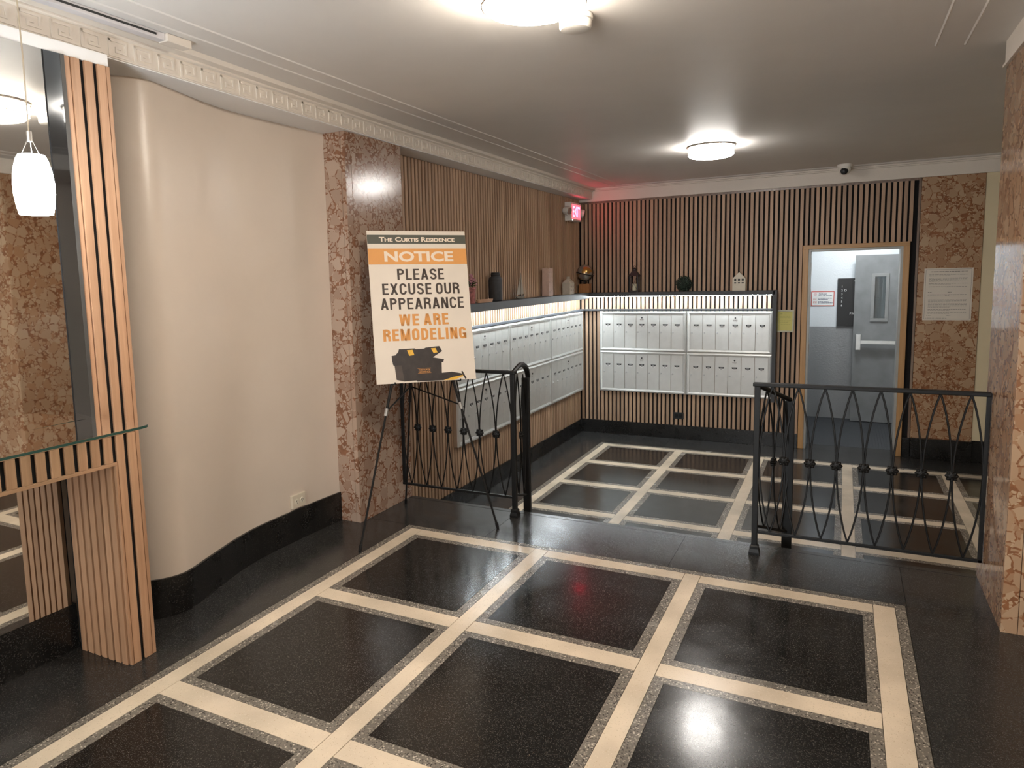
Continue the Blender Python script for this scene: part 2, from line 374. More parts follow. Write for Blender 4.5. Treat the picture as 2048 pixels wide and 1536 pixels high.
# mirror: silvered
m, nt, b = newmat('silvered mirror'); b.inputs['Base Color'].default_value = (.80, .82, .82, 1); b.inputs['Metallic'].default_value = 1; b.inputs['Roughness'].default_value = .015
nz = N(nt, 'ShaderNodeTexNoise', _Scale=2.0); nt.links.new(pos(nt), nz.inputs['Vector'])
nt.links.new(ramp(nt, nz.outputs[0], [(.3, (.78, .80, .80)), (.7, (.82, .84, .84))]), b.inputs['Base Color']); M['mirror'] = m
m, nt, b = newmat('darkened mirror'); b.inputs['Metallic'].default_value = 1; b.inputs['Roughness'].default_value = .03
nz = N(nt, 'ShaderNodeTexNoise', _Scale=2.0); nt.links.new(pos(nt), nz.inputs['Vector'])
nt.links.new(ramp(nt, nz.outputs[0], [(.3, (.16, .18, .20)), (.7, (.20, .22, .25))]), b.inputs['Base Color']); M['smoke'] = m  # mirror tone darkened in place of the dim room it would reflect
m, nt, b = newmat('brown streaked marble'); p = pos(nt, (30, 30, 3))
nz = N(nt, 'ShaderNodeTexNoise', _Scale=1.0, _Detail=8.0, _Roughness=.65, _Distortion=.6); nt.links.new(p, nz.inputs['Vector'])
nt.links.new(ramp(nt, nz.outputs[0], [(.25, (.12, .075, .05)), (.5, (.22, .15, .11)), (.75, (.31, .23, .175))]), b.inputs['Base Color'])
b.inputs['Roughness'].default_value = .3; M['marble_b'] = m

# ------------------------------------------------------------------ levels and outlines of the place
ZL = -0.40            # lower lobby floor
ZC = 2.49             # ceiling
ZS = 2.376            # soffit / fascia bottom
YB = 8.23             # face of the slats on the back wall
XL = -2.786           # face of the slats on the left wall
YE = 4.07             # edge of the upper floor
XM, XR = -2.614, .614 # marble pillars
YP = 3.468            # near faces of the pillars
YN = -3.2             # wall behind the camera
XRL = 2.7             # right wall of lower lobby

# ------------------------------------------------------------------ floors
def terr_floor(root, z, cols, rows, outer, fence, gray=.042):
    """rows/cols of black panels with speckled frames, cream strips between, dark border slabs round them"""
    T, G = .012, .0012
    x_out0, x_out1, y_out0, y_out1 = outer; X0, X1, Y0, Y1 = fence
    def pc(name, x0, x1, y0, y1, mat):
        part(name, MB().box(x0+G, x1-G, y0+G, y1-G, z-T, z), mat, root)
    for (a, b_) in cols:
        for (c, d) in rows:
            pc('terrazzo_panel', a, b_, c, d, M['black_tile'])
            mb = MB(); g = gray
            for q in ((a-g, b_+g, d, d+g), (a-g, b_+g, c-g, c), (a-g, a, c, d), (b_, b_+g, c, d)):
                mb.box(q[0]+G*.4, q[1]-G*.4, q[2]+G*.4, q[3]-G*.4, z-T, z)
            part('speckled_border', mb, M['grey_terr'], root)
    g = gray
    xe = [x_out0+g] + [v for a, b_ in cols for v in (a-g, b_+g)] + [x_out1-g]
    ye = [y_out0+g] + [v for c, d in rows for v in (c-g, d+g)] + [y_out1-g]
    for i in range(0, len(xe), 2): pc('cream_strip', xe[i], xe[i+1], ye[0], ye[-1], M['cream_terr'])
    for j in range(0, len(ye), 2):
        for i in range(1, len(xe)-1, 2): pc('cream_strip', xe[i], xe[i+1], ye[j], ye[j+1], M['cream_terr'])
    for q in ((x_out0, x_out1, y_out1-g, y_out1), (x_out0, x_out1, y_out0, y_out0+g), (x_out0, x_out0+g, y_out0+g, y_out1-g), (x_out1-g, x_out1, y_out0+g, y_out1-g)):
        pc('speckled_border', *q, M['grey_terr'])
    for q in ((X0, x_out0, Y0, y_out1), (x_out1, X1, Y0, y_out1)): pc('border_slab', *q, M['dark_terr'])
    n = max(1, round((X1-X0)/1.1)); w = (X1-X0)/n
    for k in range(n):
        pc('border_slab', X0+k*w, X0+(k+1)*w, y_out1, Y1, M['dark_terr'])
        if Y0 < y_out0 - .01 and X0+k*w < x_out1 and X0+(k+1)*w > x_out0:
            pc('border_slab', max(X0+k*w, x_out0), min(X0+(k+1)*w, x_out1), Y0, y_out0, M['dark_terr'])

floor = struct('floor', MB().box(-2.9, 1.4, YN, YE, ZL-.05, -.0125), M['zinc'], 'upper terrazzo floor with black panels and cream strips')
cols_u = [(-2.156, -1.508), (-1.347, -.700), (-.540, .118)]
rows_u = []
y1 = 3.393; pitch = .897
for k in range(7): rows_u.append((y1-.718-k*pitch, y1-k*pitch))
terr_floor(floor, 0, cols_u, rows_u[::-1], (-2.319, .288, rows_u[-1][0]-.17, 3.565), (-2.85, 1.34, YN, YE))
flo = struct('floor_lower', MB().box(-2.9, XRL+.1, YE+.001, 10.3, ZL-.05, ZL-.0125), M['zinc'], 'lower terrazzo floor with black panels and cream strips')
cols_l = [(-2.226, -1.592), (-1.420, -.794), (-.615, -.003), (.173, .798), (.972, 1.60)]
rows_l = [(4.655, 5.24), (5.427, 6.017), (6.20, 6.781), (6.971, 7.553)]
terr_floor(flo, ZL, cols_l, rows_l, (-2.39, 1.765, 4.49, 7.735), (-2.80, XRL, YE+.001, YB+.0), .045)
part('threshold_slab', MB().box(-.36, .54, YB+.001, 8.47, ZL-.012, ZL), M['dark_terr'], flo)
mb = MB()
mb.box(-.9, 1.4, 8.47, 10.15, ZL-.012, ZL-.004)
k = -.9
while k < 1.4: mb.box(k, k+.014, 8.475, 10.15, ZL-.004, ZL+.001); k += .028
part('ribbed_rubber_mat', mb, M['mat_rubber'], flo)
# two steps down
st = sroot('floor_steps', (0, 0, 0), 'dark terrazzo step between the two floors')
part('tread', MB().box(-1.95, -.18, YE+.001, 4.40, -.245, -.2), M['dark_terr'], st)
part('riser', MB().box(-1.95, -.18, YE+.001, 4.38, ZL, -.2451), M['baseblack'], st)
part('nosing', MB().box(XM, XR, YE-.035, YE+.004, -.03, .0008), M['dark_terr'], st)

# ------------------------------------------------------------------ ceiling
ceil = struct('ceiling', MB().box(-3.0, XRL+.1, YN-.1, YB+.2, ZC, ZC+.1), M['ceil'], 'semi gloss taupe ceiling')
for nm, pts in (('moulding', [(-2.235, YN+.01), (-2.235, 8.05)]), ('moulding', [(-2.345, YN+.01), (-2.345, 8.12)]), ('moulding', [(.335, YN+.01), (.335, 3.98)]), ('moulding', [(.452, YN+.01), (.452, 4.03)])):
    (xa, ya), (xb, yb) = pts
    part(nm, MB().add([(xa-.006, ya, ZC), (xa+.006, ya, ZC), (xa, ya, ZC-.004), (xa-.006, yb, ZC), (xa+.006, yb, ZC), (xa, yb, ZC-.004)], [(0, 1, 2), (3, 5, 4), (0, 2, 5, 3), (1, 4, 5, 2)]), M['ceil'], ceil)
for yy in (8.02, 8.07):
    part('moulding', MB().add([(-2.3, yy-.007, ZC), (-2.3, yy+.007, ZC), (-2.3, yy, ZC-.006), (2.6, yy-.007, ZC), (2.6, yy+.007, ZC), (2.6, yy, ZC-.006)], [(0, 1, 2), (3, 5, 4), (0, 2, 5, 3), (1, 4, 5, 2)]), M['ceil'], ceil)

# left fascia with Greek key frieze: follows a slightly bent line
def fx(y): return -2.485 if y < 1.0 else (-2.485 - (y-1.0)/3.0*.115 if y < 4.0 else -2.60-(y-4.0)/4.27*.035)
ys = [YN, 1.0, 4.0, YB+.04]
tr1 = sroot('trim_1', (0, 0, 0), 'cream fascia with a raised Greek key frieze above the left wall')
mb = MB()
prof = [(0, ZS), (0, 2.452), (.012, 2.458), (.012, 2.466), (.045, 2.472), (.055, ZC), (-.36, ZC), (-.36, ZS)]
vs = []; fs = []
for y in ys: vs += [(fx(y)+dx, y, z) for dx, z in prof]
n = len(prof)
for i in range(len(ys)-1):
    for k in range(n): fs.append((i*n+k, i*n+(k+1) % n, (i+1)*n+(k+1) % n, (i+1)*n+k))
fs += [tuple(range(n)), tuple((len(ys)-1)*n+k for k in range(n-1, -1, -1))]
mb.add(vs, fs); part('fascia', mb, M['trimw'], tr1)
# one key motif: raised meander, local y along the wall, x out of it
def key_mesh():
    mb = MB(); t = .006; w = .009; H = .064; Wd = .100; z0 = -.032
    def bar(y0, y1, z0_, z1_): mb.box(0, t, y0, y1, z0_, z1_)
    bar(0, w, z0, z0+H); bar(0, Wd*.82, z0+H-w, z0+H); bar(Wd*.82-w, Wd*.82, z0+.016, z0+H-w)
    bar(Wd*.30, Wd*.82-w, z0+.016, z0+.016+w); bar(Wd*.30, Wd*.30+w, z0+.016+w, z0+.038); bar(Wd*.30+w, Wd*.56, z0+.030, z0+.038)
    bar(w, Wd*1.06, z0, z0+w*.8)
    return mb.mesh('key_motif', M['trimw'])
KEY = key_mesh()
y = YN+.1
while y < 7.9:
    o = link('key_motif', KEY, tr1, (fx(y+.05)-.0002, y, 2.414))
    if y >= 1.0: o.rotation_euler.z = math.atan2(.115, 3.0) if y < 4.0 else math.atan2(.035, 4.27)
    y += .116
part('raceway', MB().cbox(-2.445, -2.405, .4, 2.06, 2.462, ZC-.0005, .002), simple('pale lilac raceway', (.62, .59, .60), .5), tr1)
part('raceway_slot', MB().box(-2.4048, -2.4035, .4, 2.02, 2.473, 2.481), M['blackplastic'], tr1)
part('raceway_end', MB().cbox(-2.445, -2.392, 2.061, 2.18, 2.458, ZC-.0005, .003), M['trimw'], tr1)
mb = MB(); mb.add([(fx(y)-dx, y, z) for y in ys for dx, z in ((.006, ZS-.004), (.34, ZS-.004), (.34, ZS-.0002), (.006, ZS-.0002))], [(i*4+k, i*4+(k+1) % 4, i*4+4+(k+1) % 4, i*4+4+k) for i in range(len(ys)-1) for k in range(4)]+[(0, 1, 2, 3), (15, 14, 13, 12)]); part('soffit', mb, M['soffit'], tr1)
# right fascia
tr2 = sroot('trim_2', (0, 0, 0), 'cream fascia above the right marble pillar')
part('fascia', MB().box(XR-.004, 1.45, YN, YE+.01, ZS, ZC), M['trimw'], tr2)
part('lower_bead', MB().box(XR-.012, XR-.003, YN, YE+.012, ZS, ZS+.012), M['trimw'], tr2)
# back crown band
tr3 = sroot('trim_3', (0, 0, 0), 'cream crown band along the top of the slatted back wall')
part('crown_band', MB().box(XL-.01, XRL, YB-.03, YB+.05, 2.345, 2.462), M['trimw'], tr3)
part('bead', MB().box(XL-.01, XRL, YB-.05, YB+.05, 2.4625, 2.474), M['trimw'], tr3)
part('bead', MB().box(XL-.01, XRL, YB-.075, YB+.05, 2.4745, ZC), M['trimw'], tr3)
part('slat_cap', MB().box(XL-.01, .62, YB-.006, YB+.02, 2.323, 2.345), M['marble_b'], tr3)

# ------------------------------------------------------------------ left wall: curved plaster
base = [(-2.756, 3.466), (-2.772, 3.25), (-2.778, 3.05), (-2.780, 2.88), (-2.774, 2.735), (-2.748, 2.58), (-2.715, 2.455), (-2.684, 2.34), (-2.657, 2.245), (-2.645, 2.19), (-2.645, 2.15), (-2.656, 2.11), (-2.680, 2.068), (-2.715, 2.03), (-2.76, 2.0), (-2.81, 1.98)]
def smooth_path(pts, n):
    out = []
    for i in range(len(pts)-1):
        p0, p1, p2, p3 = pts[max(i-1, 0)], pts[i], pts[i+1], pts[min(i+2, len(pts)-1)]
        for k in range(n):
            t = k/n
            out.append(tuple(.5*((2*b)+(-a+c)*t+(2*a-5*b+4*c-d)*t*t+(-a+3*b-3*c+d)*t**3) for a, b, c, d in zip(p0, p1, p2, p3)))
    return out+[pts[-1]]
path = smooth_path(base, 4)
def ribbon(path, off0, off1, z0, z1):
    """solid strip following the path between two sideways offsets (towards the wall)"""
    vs = []; fs = []; m = len(path)
    for i, (x, y) in enumerate(path):
        a = Vector(path[max(i-1, 0)]); b = Vector(path[min(i+1, m-1)]); t = (b-a).normalized(); nrm = Vector((t.y, -t.x))
        for off, z in ((off0, z0), (off1, z0), (off1, z1), (off0, z1)): vs.append((x+nrm.x*off, y+nrm.y*off, z))
    for i in range(m-1):
        for k in range(4): fs.append((i*4+k, i*4+(k+1) % 4, i*4+4+(k+1) % 4, i*4+4+k))
    fs += [(3, 2, 1, 0), tuple((m-1)*4+k for k in range(4))]
    return vs, fs
mb = MB(); mb.add(*ribbon(path, .012, .06, 0.0, ZS)); wl = struct('wall_left', mb, M['wall'], 'beige plaster wall that swells forward in a gentle curve', True)
mb = MB(); mb.add(*ribbon(path, .0, .03, 0.0, .182)); bl = struct('baseboard_left', mb, M['baseblack'], 'black stone baseboard under the curved wall', True)
struct('wall_left_rear', MB().box(-2.95, -2.835, YN, 3.47, 0, ZS), M['wall'])
struct('wall_near', MB().box(-2.95, 1.45, YN-.1, YN, 0, ZC), M['wall'])
struct('wall_right', MB().box(1.30, 1.45, YN, YP-.013, 0, ZS), M['wall'])
struct('baseboard_right', MB().box(1.28, 1.2995, YN, YP-.014, 0, .18), M['baseblack'])

wn = sroot('window_1', (0, 0, 0), 'glazed entrance doors letting in daylight')
for k in range(2):
    xa = -1.62+.64*k
    mb = MB()
    for q in ((xa, xa+.62, .0, .12), (xa, xa+.62, 2.0, 2.1), (xa, xa+.06, .12, 2.0), (xa+.56, xa+.62, .12, 2.0)): mb.box(q[0], q[1], YN+.002, YN+.05, q[2], q[3])
    part('leaf_frame', mb, M['iron'], wn); part('daylit_pane', MB().box(xa+.06, xa+.56, YN+.015, YN+.02, .12, 2.0), M['day'], wn)

# ------------------------------------------------------------------ marble pillars, clad with slabs
pl = sroot('wall_pillar_left', (0, 0, 0), 'breccia marble pillar between curved wall and slatted wall')
part('core', MB().box(-2.86, XM-.02, YP+.02, YE-.004, ZL, ZS), M['marble'], pl)
part('marble_slab', MB().cbox(XM-.02, XM, YP+.062, YE, 0, ZS, .0015), M['marble'], pl)
part('marble_slab', MB().cbox(XM-.03, XM, YP, YP+.06, 0, ZS, .002), M['marble'], pl)
part('marble_slab', MB().cbox(-2.80, XM-.032, YP, YP+.02, 0, ZS, .002), M['marble'], pl)
pr = sroot('wall_pillar_right', (0, 0, 0), 'polished orange breccia marble pillar at the end of the railing')
part('core', MB().box(XR+.02, 1.35, YP+.02, YE-.004, 0, ZS), M['marble_r'], pr)
part('marble_slab', MB().cbox(XR, XR+.02, YP+.005, YE, 0, ZS, .002), M['marble_pol'], pr)
part('marble_slab', MB().cbox(XR, XR+.055, YP-.012, YP+.005, 0, ZS, .002), M['marble_r'], pr)
part('marble_slab', MB().cbox(XR+.057, 1.35, YP-.012, YP+.005, 0, ZS, .002), M['marble_r'], pr)
struct('wall_return', MB().box(1.35, XRL+.1, YP+.4, YE, ZL, ZC), M['wall_dim'])

# ------------------------------------------------------------------ slatted walls of the lower lobby
PITCH_S, SLW, SLD = .0482, .0300, .020
SLDL = .011
wll = struct('wall_left_lower', MB().box(XL-.12, XL-SLDL, YE, YB+.2, ZL, ZS), M['felt'], 'left wall clad with vertical oak slats on black felt')
me = MB().cbox(-SLDL, 0, 0, SLW-.002, -.245, ZS-.005, .0012).mesh('slat', M['oak'])
y = YE+.03
while y+SLW < YB-.004: link('slat', me, wll, (XL, y, 0)); y += PITCH_S
struct('baseboard_left_lower', MB().box(XL-SLDL+.0005, XL+.010, YE+.01, YB-.016, ZL, -.245), M['baseblack'])
wb = sroot('wall_back', (0, 0, 0), 'back wall clad with vertical oak slats on black felt')
DX0, DX1, DZ1 = -.330, .508, 1.70        # door opening
CS = .054
part('backing', MB().box(XL-.1, DX0-.004, YB+SLD, YB+.2, ZL, ZC), M['felt'], wb)
part('backing', MB().box(DX0-.003, DX1+.003, YB+SLD, YB+.2, DZ1+.03, ZC), M['felt'], wb)
part('backing', MB().box(DX1+.004, .70, YB+SLD, YB+.2, ZL, ZC), M['felt'], wb)
me_l = MB().cbox(0, SLW, 0, SLD, -.245, 2.345, .0012).mesh('slat', M['oak'])
me_s = MB().cbox(0, SLW, 0, SLD, DZ1+.043, 2.345, .0012).mesh('slat', M['oak'])
x = XL+.004
while x+SLW < .605:
    over = x+SLW > DX0-CS-.002 and x < DX1+CS+.004
    if not (over and (x < DX0-CS or x+SLW > DX1+CS+.004) and False):
        link('slat', me_s if over else me_l, wb, (x, YB, 0))
    x += PITCH_S
part('end_trim', MB().cbox(.612, .632, YB-.012, YB+.03, ZL+.16, 2.345, .002), M['marble_b'], wb)
part('marble_panel', MB().cbox(.635, 1.14, YB-.010, YB+.2, ZL+.2, 2.345, .003), M['marble_r'], wb)
part('plaster_panel', MB().box(1.143, XRL+.1, YB+.0, YB+.2, ZL+.2, 2.345), M['wall_dim'], wb)
bb = sroot('baseboard_back', (0, 0, 0), 'black stone baseboard along the back wall')
part('base_stone', MB().cbox(XL-.01, DX0-CS-.004, YB-.018, YB+.1, ZL, -.245, .002), M['baseblack'], bb)
part('base_stone', MB().cbox(DX1+CS+.006, .634, YB-.018, YB+.1, ZL, -.2, .002), M['baseblack'], bb)
part('base_stone', MB().cbox(.637, 1.14, YB-.055, YB+.1, ZL, -.195, .002), M['baseblack'], bb)
part('base_stone', MB().cbox(1.143, XRL, YB-.012, YB+.1, ZL, -.19, .002), M['baseblack'], bb)
struct('wall_right_lower', MB().box(XRL, XRL+.1, YP+.4, YB+.2, ZL, ZC), M['wall_dim'])

# ------------------------------------------------------------------ door opening and the room behind it
d1 = sroot('door_1', (0, 0, 0), 'honey oak door casing with grey steel jambs')
part('casing', MB().cbox(DX0-CS, DX0, YB-.014, YB+.022, ZL, DZ1+.042, .004), M['casing'], d1)
part('casing', MB().cbox(DX1, DX1+CS, YB-.014, YB+.022, ZL, DZ1+.042, .004), M['casing'], d1)
part('head_casing', MB().cbox(DX0-CS+.002, DX1+CS-.002, YB-.016, YB+.022, DZ1, DZ1+.043, .004), M['casing_x'], d1)
part('jamb', MB().cbox(DX0-.001, DX0+.022, YB+.0, YB+.22, ZL, DZ1-.0, .002), M['greyframe'], d1)
part('jamb', MB().cbox(DX1-.022, DX1+.001, YB+.0, YB+.22, ZL, DZ1-.0, .002), M['greyframe'], d1)
part('head_jamb', MB().cbox(DX0+.022, DX1-.022, YB+.0, YB+.22, DZ1-.022, DZ1+.001, .002), M['greyframe'], d1)
for z in (1.50, .66): part('hinge', MB().cbox(DX0+.0215, DX0+.026, YB+.10, YB+.145, z-.065, z+.065, .001), M['nickel'], d1)
part('strike', MB().cbox(DX0+.0215, DX0+.025, YB+.15, YB+.18, 1.19, 1.29, .001), M['nickel'], d1)
YR = 10.10
struct('wall_back_room', MB().box(-1.0, 1.5, YR, YR+.1, .77, 2.4), M['whitewall'], 'white upper half of the wall behind the doorway')
struct('wall_back_room_dado', MB().box(-1.0, 1.5, YR-.002, YR+.1, ZL, .77), M['greywall'], 'grey lower half of the wall behind the doorway')
struct('wall_side_room_left', MB().box(-1.1, -1.0, YB+.2, YR+.1, ZL, 2.4), M['whitewall'])
struct('wall_side_room_right', MB().box(1.4, 1.5, YB+.2, YR, ZL, 2.4), M['whitewall'])
struct('ceiling_room', MB().box(-1.1, 1.5, YB+.2, YR+.1, 2.3, 2.4), M['whitewall'])
# grey steel door with narrow pane and push bar
d2 = sroot('door_2', (.36, YR-.14, ZL), 'grey steel door with a narrow window and push bar')
o_ = (.36, YR-.14, ZL)
mb = MB(o_); ya, yb = YR-.16, YR-.115
wx0, wx1, wz0, wz1 = .335, .448, .885, 1.39
mb.box(.121, wx0, ya, yb, ZL+.008, 1.65); mb.box(wx1, .95, ya, yb, ZL+.008, 1.65); mb.box(wx0, wx1, ya, yb, ZL+.008, wz0); mb.box(wx0, wx1, ya, yb, wz1, 1.65)
part('leaf', mb, M['greydoor'], d2)
mb = MB(o_)
for q in ((wx0-.04, wx1+.036, wz1, wz1+.037), (wx0-.04, wx1+.036, wz0-.038, wz0), (wx0-.04, wx0, wz0, wz1), (wx1, wx1+.036, wz0, wz1)): mb.cbox(q[0], q[1], ya-.014, ya+.001, q[2], q[3], .003)
wf = part('window_frame', mb, simple('mid grey frame paint', (.24, .245, .24), .4), d2)
part('pane', MB(o_).box(wx0, wx1, YR-.14, YR-.136, wz0, wz1), M['clear'], wf)
pb = part('push_bar', MB(o_).cbox(.20, .95, ya-.075, ya-.04, .575, .618, .004), M['alu'], d2)
part('bar_mount', MB(o_).cbox(.150, .205, ya-.07, ya+.001, .50, .69, .006), M['alu'], pb)
part('top_bracket', MB(o_).cbox(.60, .63, ya-.05, ya+.001, 1.45, 1.50, .003), M['alu'], d2)

# signs in the room behind
def flat_sign(name, cx, y, z0, w, h, th, mat, label, cat):
    t = thing(name, (cx, y, z0), label, cat)
    part('panel', MB().cbox(-w/2, w/2, -th, 0, 0, h, min(.003, th*.4)), mat, t); return t
def dashes(t, rows, mat, y, seed=1, bh=.004, name='text_lines'):
    """lines of writing too small to read: rows of short printed strokes"""
    rnd = random.Random(seed); mb = MB()
    for z, x0, x1, hh in rows:
        x = x0
        while x < x1-.004:
            w = min(rnd.uniform(.006, .022), x1-x); mb.add([(x, y, z), (x+w, y, z), (x+w, y, z+hh), (x, y, z+hh)], [(0, 1, 2, 3)]); x += w+.004
    o = part(name, mb, mat, t); o['kind'] = 'stuff'; return o
t = flat_sign('pickup_hours_sign', -.230, YR-.001, 1.029, .262, .187, .006, M['p_red'], 'white package pick up hours sign with red border', 'sign')
part('face', MB().cbox(-.122, .122, -.0085, -.0055, .010, .177, .001), M['label_white'], t)
for s_, w_, x_, z_ in (('PACKAGE', .088, .0, .146), ('PICK UP HOURS', .150, .030, .126)):
    o = part('lettering', text_mb(s_, w=w_, h=.016, x0=x_, z0=z_, depth=.0092, bold=.02), M['p_navy'], t)
dashes(t, [(.094, -.052, .108, .008), (.080, -.052, .06, .008), (.052, -.052, .07, .008), (.036, -.052, .112, .008)], M['p_navy'], -.0092, 3)
dashes(t, [(.096, -.108, -.066, .006), (.082, -.108, -.066, .006), (.054, -.108, -.066, .006), (.038, -.108, -.066, .006)], M['p_red'], -.0092, 4)
mb = MB(); mb.lathe([(.020, 0), (.020, .0008)], (-.085, -.0096, .148), 20, 'y'); part('round_emblem', mb, simple('pale pink print', (.72, .55, .55), .6), t)
t = flat_sign('directory_board', .060, YR-.001, .775, .25, .60, .022, M['blackplastic'], 'black directory board with white numbers beside the grey door', 'sign')
for i, ch in enumerate('123456'):
    part('lettering', text_mb(ch, h=.024, x0=-.075+.0*i, z0=.485-.047*i, depth=.0226, bold=.01), M['label_white'], t)
part('lettering', text_mb('D', h=.026, x0=-.036, z0=.437, depth=.0226, bold=.0), M['label_white'], t)
part('lettering', text_mb('PAR', h=.030, x0=.055, z0=.145, depth=.0226, bold=.0), M['label_white'], t)
part('screw', MB().lathe([(.009, 0), (.009, .004)], (.065, -.026, .565), 12, 'y'), M['steel'], t)

# ------------------------------------------------------------------ papers on the back wall
t = thing('notice_paper', (.885, YB-.0105, .975), 'large white printed notice taped to the marble panel', 'paper')
part('sheet', MB().box(-.196, .196, -.003, 0, 0, .500), M['paper'], t)
mb = MB()
for q in ((-.184, .184, .487, .4895), (-.184, .184, .0105, .013), (-.184, -.1815, .013, .487), (.1815, .184, .013, .487)): mb.add([(q[0], -.0034, q[2]), (q[1], -.0034, q[2]), (q[1], -.0034, q[3]), (q[0], -.0034, q[3])], [(0, 1, 2, 3)])
part('printed_border', mb, M['p_ink'], t)
rows = [(.465, -.14, .15, .006)]
for z, n_ in ((.437, 2), (.405, 4), (.352, 2), (.322, 1), (.195, 3), (.158, 4), (.105, 2), (.075, 2)):
    for i in range(n_): rows.append((z-.0105*i, -.155, .155 if i < n_-1 or n_ == 1 else .02, .0035))
rows += [(.268, -.16, -.13, .005), (.268, .0, .03, .005), (.243, -.16, .15, .006), (.232, -.02, .02, .005), (.045, -.165, -.13, .005), (.045, .0, .035, .005), (.02, -.175, 0, .003)]
dashes(t, rows, M['p_ink'], -.0034, 5)
t = thing('yellow_notice', (-.537, YB-.001, .842), 'yellow paper notice in a pale frame beside the mailboxes', 'notice')
mb = MB(); w_, h_ = .172, .236
for q in ((-w_/2, w_/2, h_-.016, h_), (-w_/2, w_/2, 0, .016), (-w_/2, -w_/2+.016, .016, h_-.016), (w_/2-.016, w_/2, .016, h_-.016)): mb.cbox(q[0], q[1], -.016, 0, q[2], q[3], .002)
part('frame', mb, simple('pale cream frame', (.62, .60, .46), .5), t)
part('paper', MB().box(-w_/2+.012, w_/2-.012, -.006, -.003, .012, h_-.012), M['yellowpaper'], t)
dashes(t, [(.19, -.045, -.02, .006), (.165, -.05, .05, .003), (.15, -.05, .055, .003), (.12, -.05, .06, .003), (.105, -.05, .03, .003), (.08, -.04, .05, .003)], simple('olive ink', (.45, .42, .14), .7), -.0064, 6)

# ------------------------------------------------------------------ mailboxes
def quad_frame(mb, w, h, b, y0, y1):
    """mitred, bevelled surround"""
    o = [(0, 0), (w, 0), (w, h), (0, h)]; i = [(b, b), (w-b, b), (w-b, h-b), (b, h-b)]; k = b*.45
    mid = [(k, k), (w-k, k), (w-k, h-k), (k, h-k)]
    for a in range(4):
        c = (a+1) % 4
        P = [(o[a][0], y1, o[a][1]), (o[c][0], y1, o[c][1]), (o[c][0], y0+.006, o[c][1]), (o[a][0], y0+.006, o[a][1]),
             (mid[a][0], y0, mid[a][1]), (mid[c][0], y0, mid[c][1]), (i[a][0], y0+.004, i[a][1]), (i[c][0], y0+.004, i[c][1]), (i[a][0], y1, i[a][1]), (i[c][0], y1, i[c][1])]
        mb.add(P, [(0, 1, 2, 3), (3, 2, 5, 4), (4, 5, 7, 6), (6, 7, 9, 8), (8, 9, 1, 0)])
    return mb
_door_cache = {}
def door_meshes(w, h):
    key = (round(w, 4), round(h, 4))
    if key not in _door_cache:
        d = MB().cbox(.0018, w-.0018, -.010, -.002, .0015, h-.0015, .0008).mesh('door', M['alu_door'])
        lw, lz = .058, h*.675
        lab = MB(); lab.prism([(w/2-lw/2, -.0128, lz+.018), (w/2+lw/2, -.0128, lz+.018), (w/2+lw*.42, -.0128, lz), (w/2-lw*.42, -.0128, lz)], (0, .0029, 0)); lab = lab.mesh('name_slot', M['blackplastic'])
        tab = MB(); pts = [(w/2+.024*math.cos(a), -.0115, lz-.003-.014*math.sin(a)) for a in [math.pi*k/8 for k in range(9)]]; tab.prism(pts, (0, .0016, 0)); tab = tab.mesh('finger_tab', M['label_white'])
        dot = MB().box(w/2-.010, w/2+.010, -.0125, -.0114, lz-.011, lz-.007).mesh('pull_notch', M['blackplastic'])
        card = MB().box(w/2-.014, w/2+.014, -.0134, -.0127, lz+.006, lz+.013).mesh('name_card', simple('grey card', (.35, .35, .34), .6))
        lock = MB().lathe([(.0085, 0), (.0085, .005), (.006, .0065)], (0, 0, 0), 12, 'y')
        lock.v = [(x+w*.14, -.0098-yy, z+h*.475) for x, yy, z in lock.v]; lock = lock.mesh('lock', M['steel'])
        _door_cache[key] = (d, lab, tab, dot, card, lock)
    return _door_cache[key]
mlock = MB().lathe([(.009, 0), (.009, .006)], (0, 0, 0), 12, 'y'); mlock.v = [(x, -y_, z) for x, y_, z in mlock.v]; mlock = mlock.mesh('master_lock', M['blackplastic'])
def mailbox(loc, w, h, n, rz, label, group):
    t = thing('mailbox_unit', loc, label, 'mailbox', group, (0, 0, rz))
    part('housing', MB().box(.002, w-.002, -.0015, .033, .002, h-.002), M['alu_side'], t)
    part('frame', quad_frame(MB(), w-.002, h-.002, .034, -.018, .0), M['alu'], t, (.001, 0, .001))
    dw, dh = (w-.07)/n, h-.07
    ms = door_meshes(dw, dh)
    for i in range(n):
        d = link('door', ms[0], t, (.035+dw*i, 0, .035))
        for nm, me_ in zip(('name_slot', 'finger_tab', 'pull_notch', 'name_card', 'lock'), ms[1:]): link(nm, me_, d)
        if i == n//2:
            link('master_lock', mlock, d, (dw/2, -.0098, dh*.90))
            dashes(d, [(dh*.835, dw/2-.022, dw/2+.022, .006), (dh*.81, dw/2-.018, dw/2+.02, .004)], M['p_ink'], -.0106, 9+i, name='plate_text')
    return t
ZB0, ZB1, ZB2 = .122, .602, 1.066
FY = YB-.0345
for (x0, x1, n_, wd) in ((-2.545, -1.543, 7, 'seven-door'), (-1.541, -.652, 6, 'six-door')):
    mailbox((x0, FY, ZB1), x1-x0, ZB2-ZB1, n_, 0, f'upper {wd} aluminium mailbox unit on the wall facing the railings', 'mailboxes on the back wall')
    mailbox((x0, FY, ZB0), x1-x0, ZB1-ZB0, n_, 0, f'lower {wd} aluminium mailbox unit on the wall facing the railings', 'mailboxes on the back wall')
FX = XL+.0345
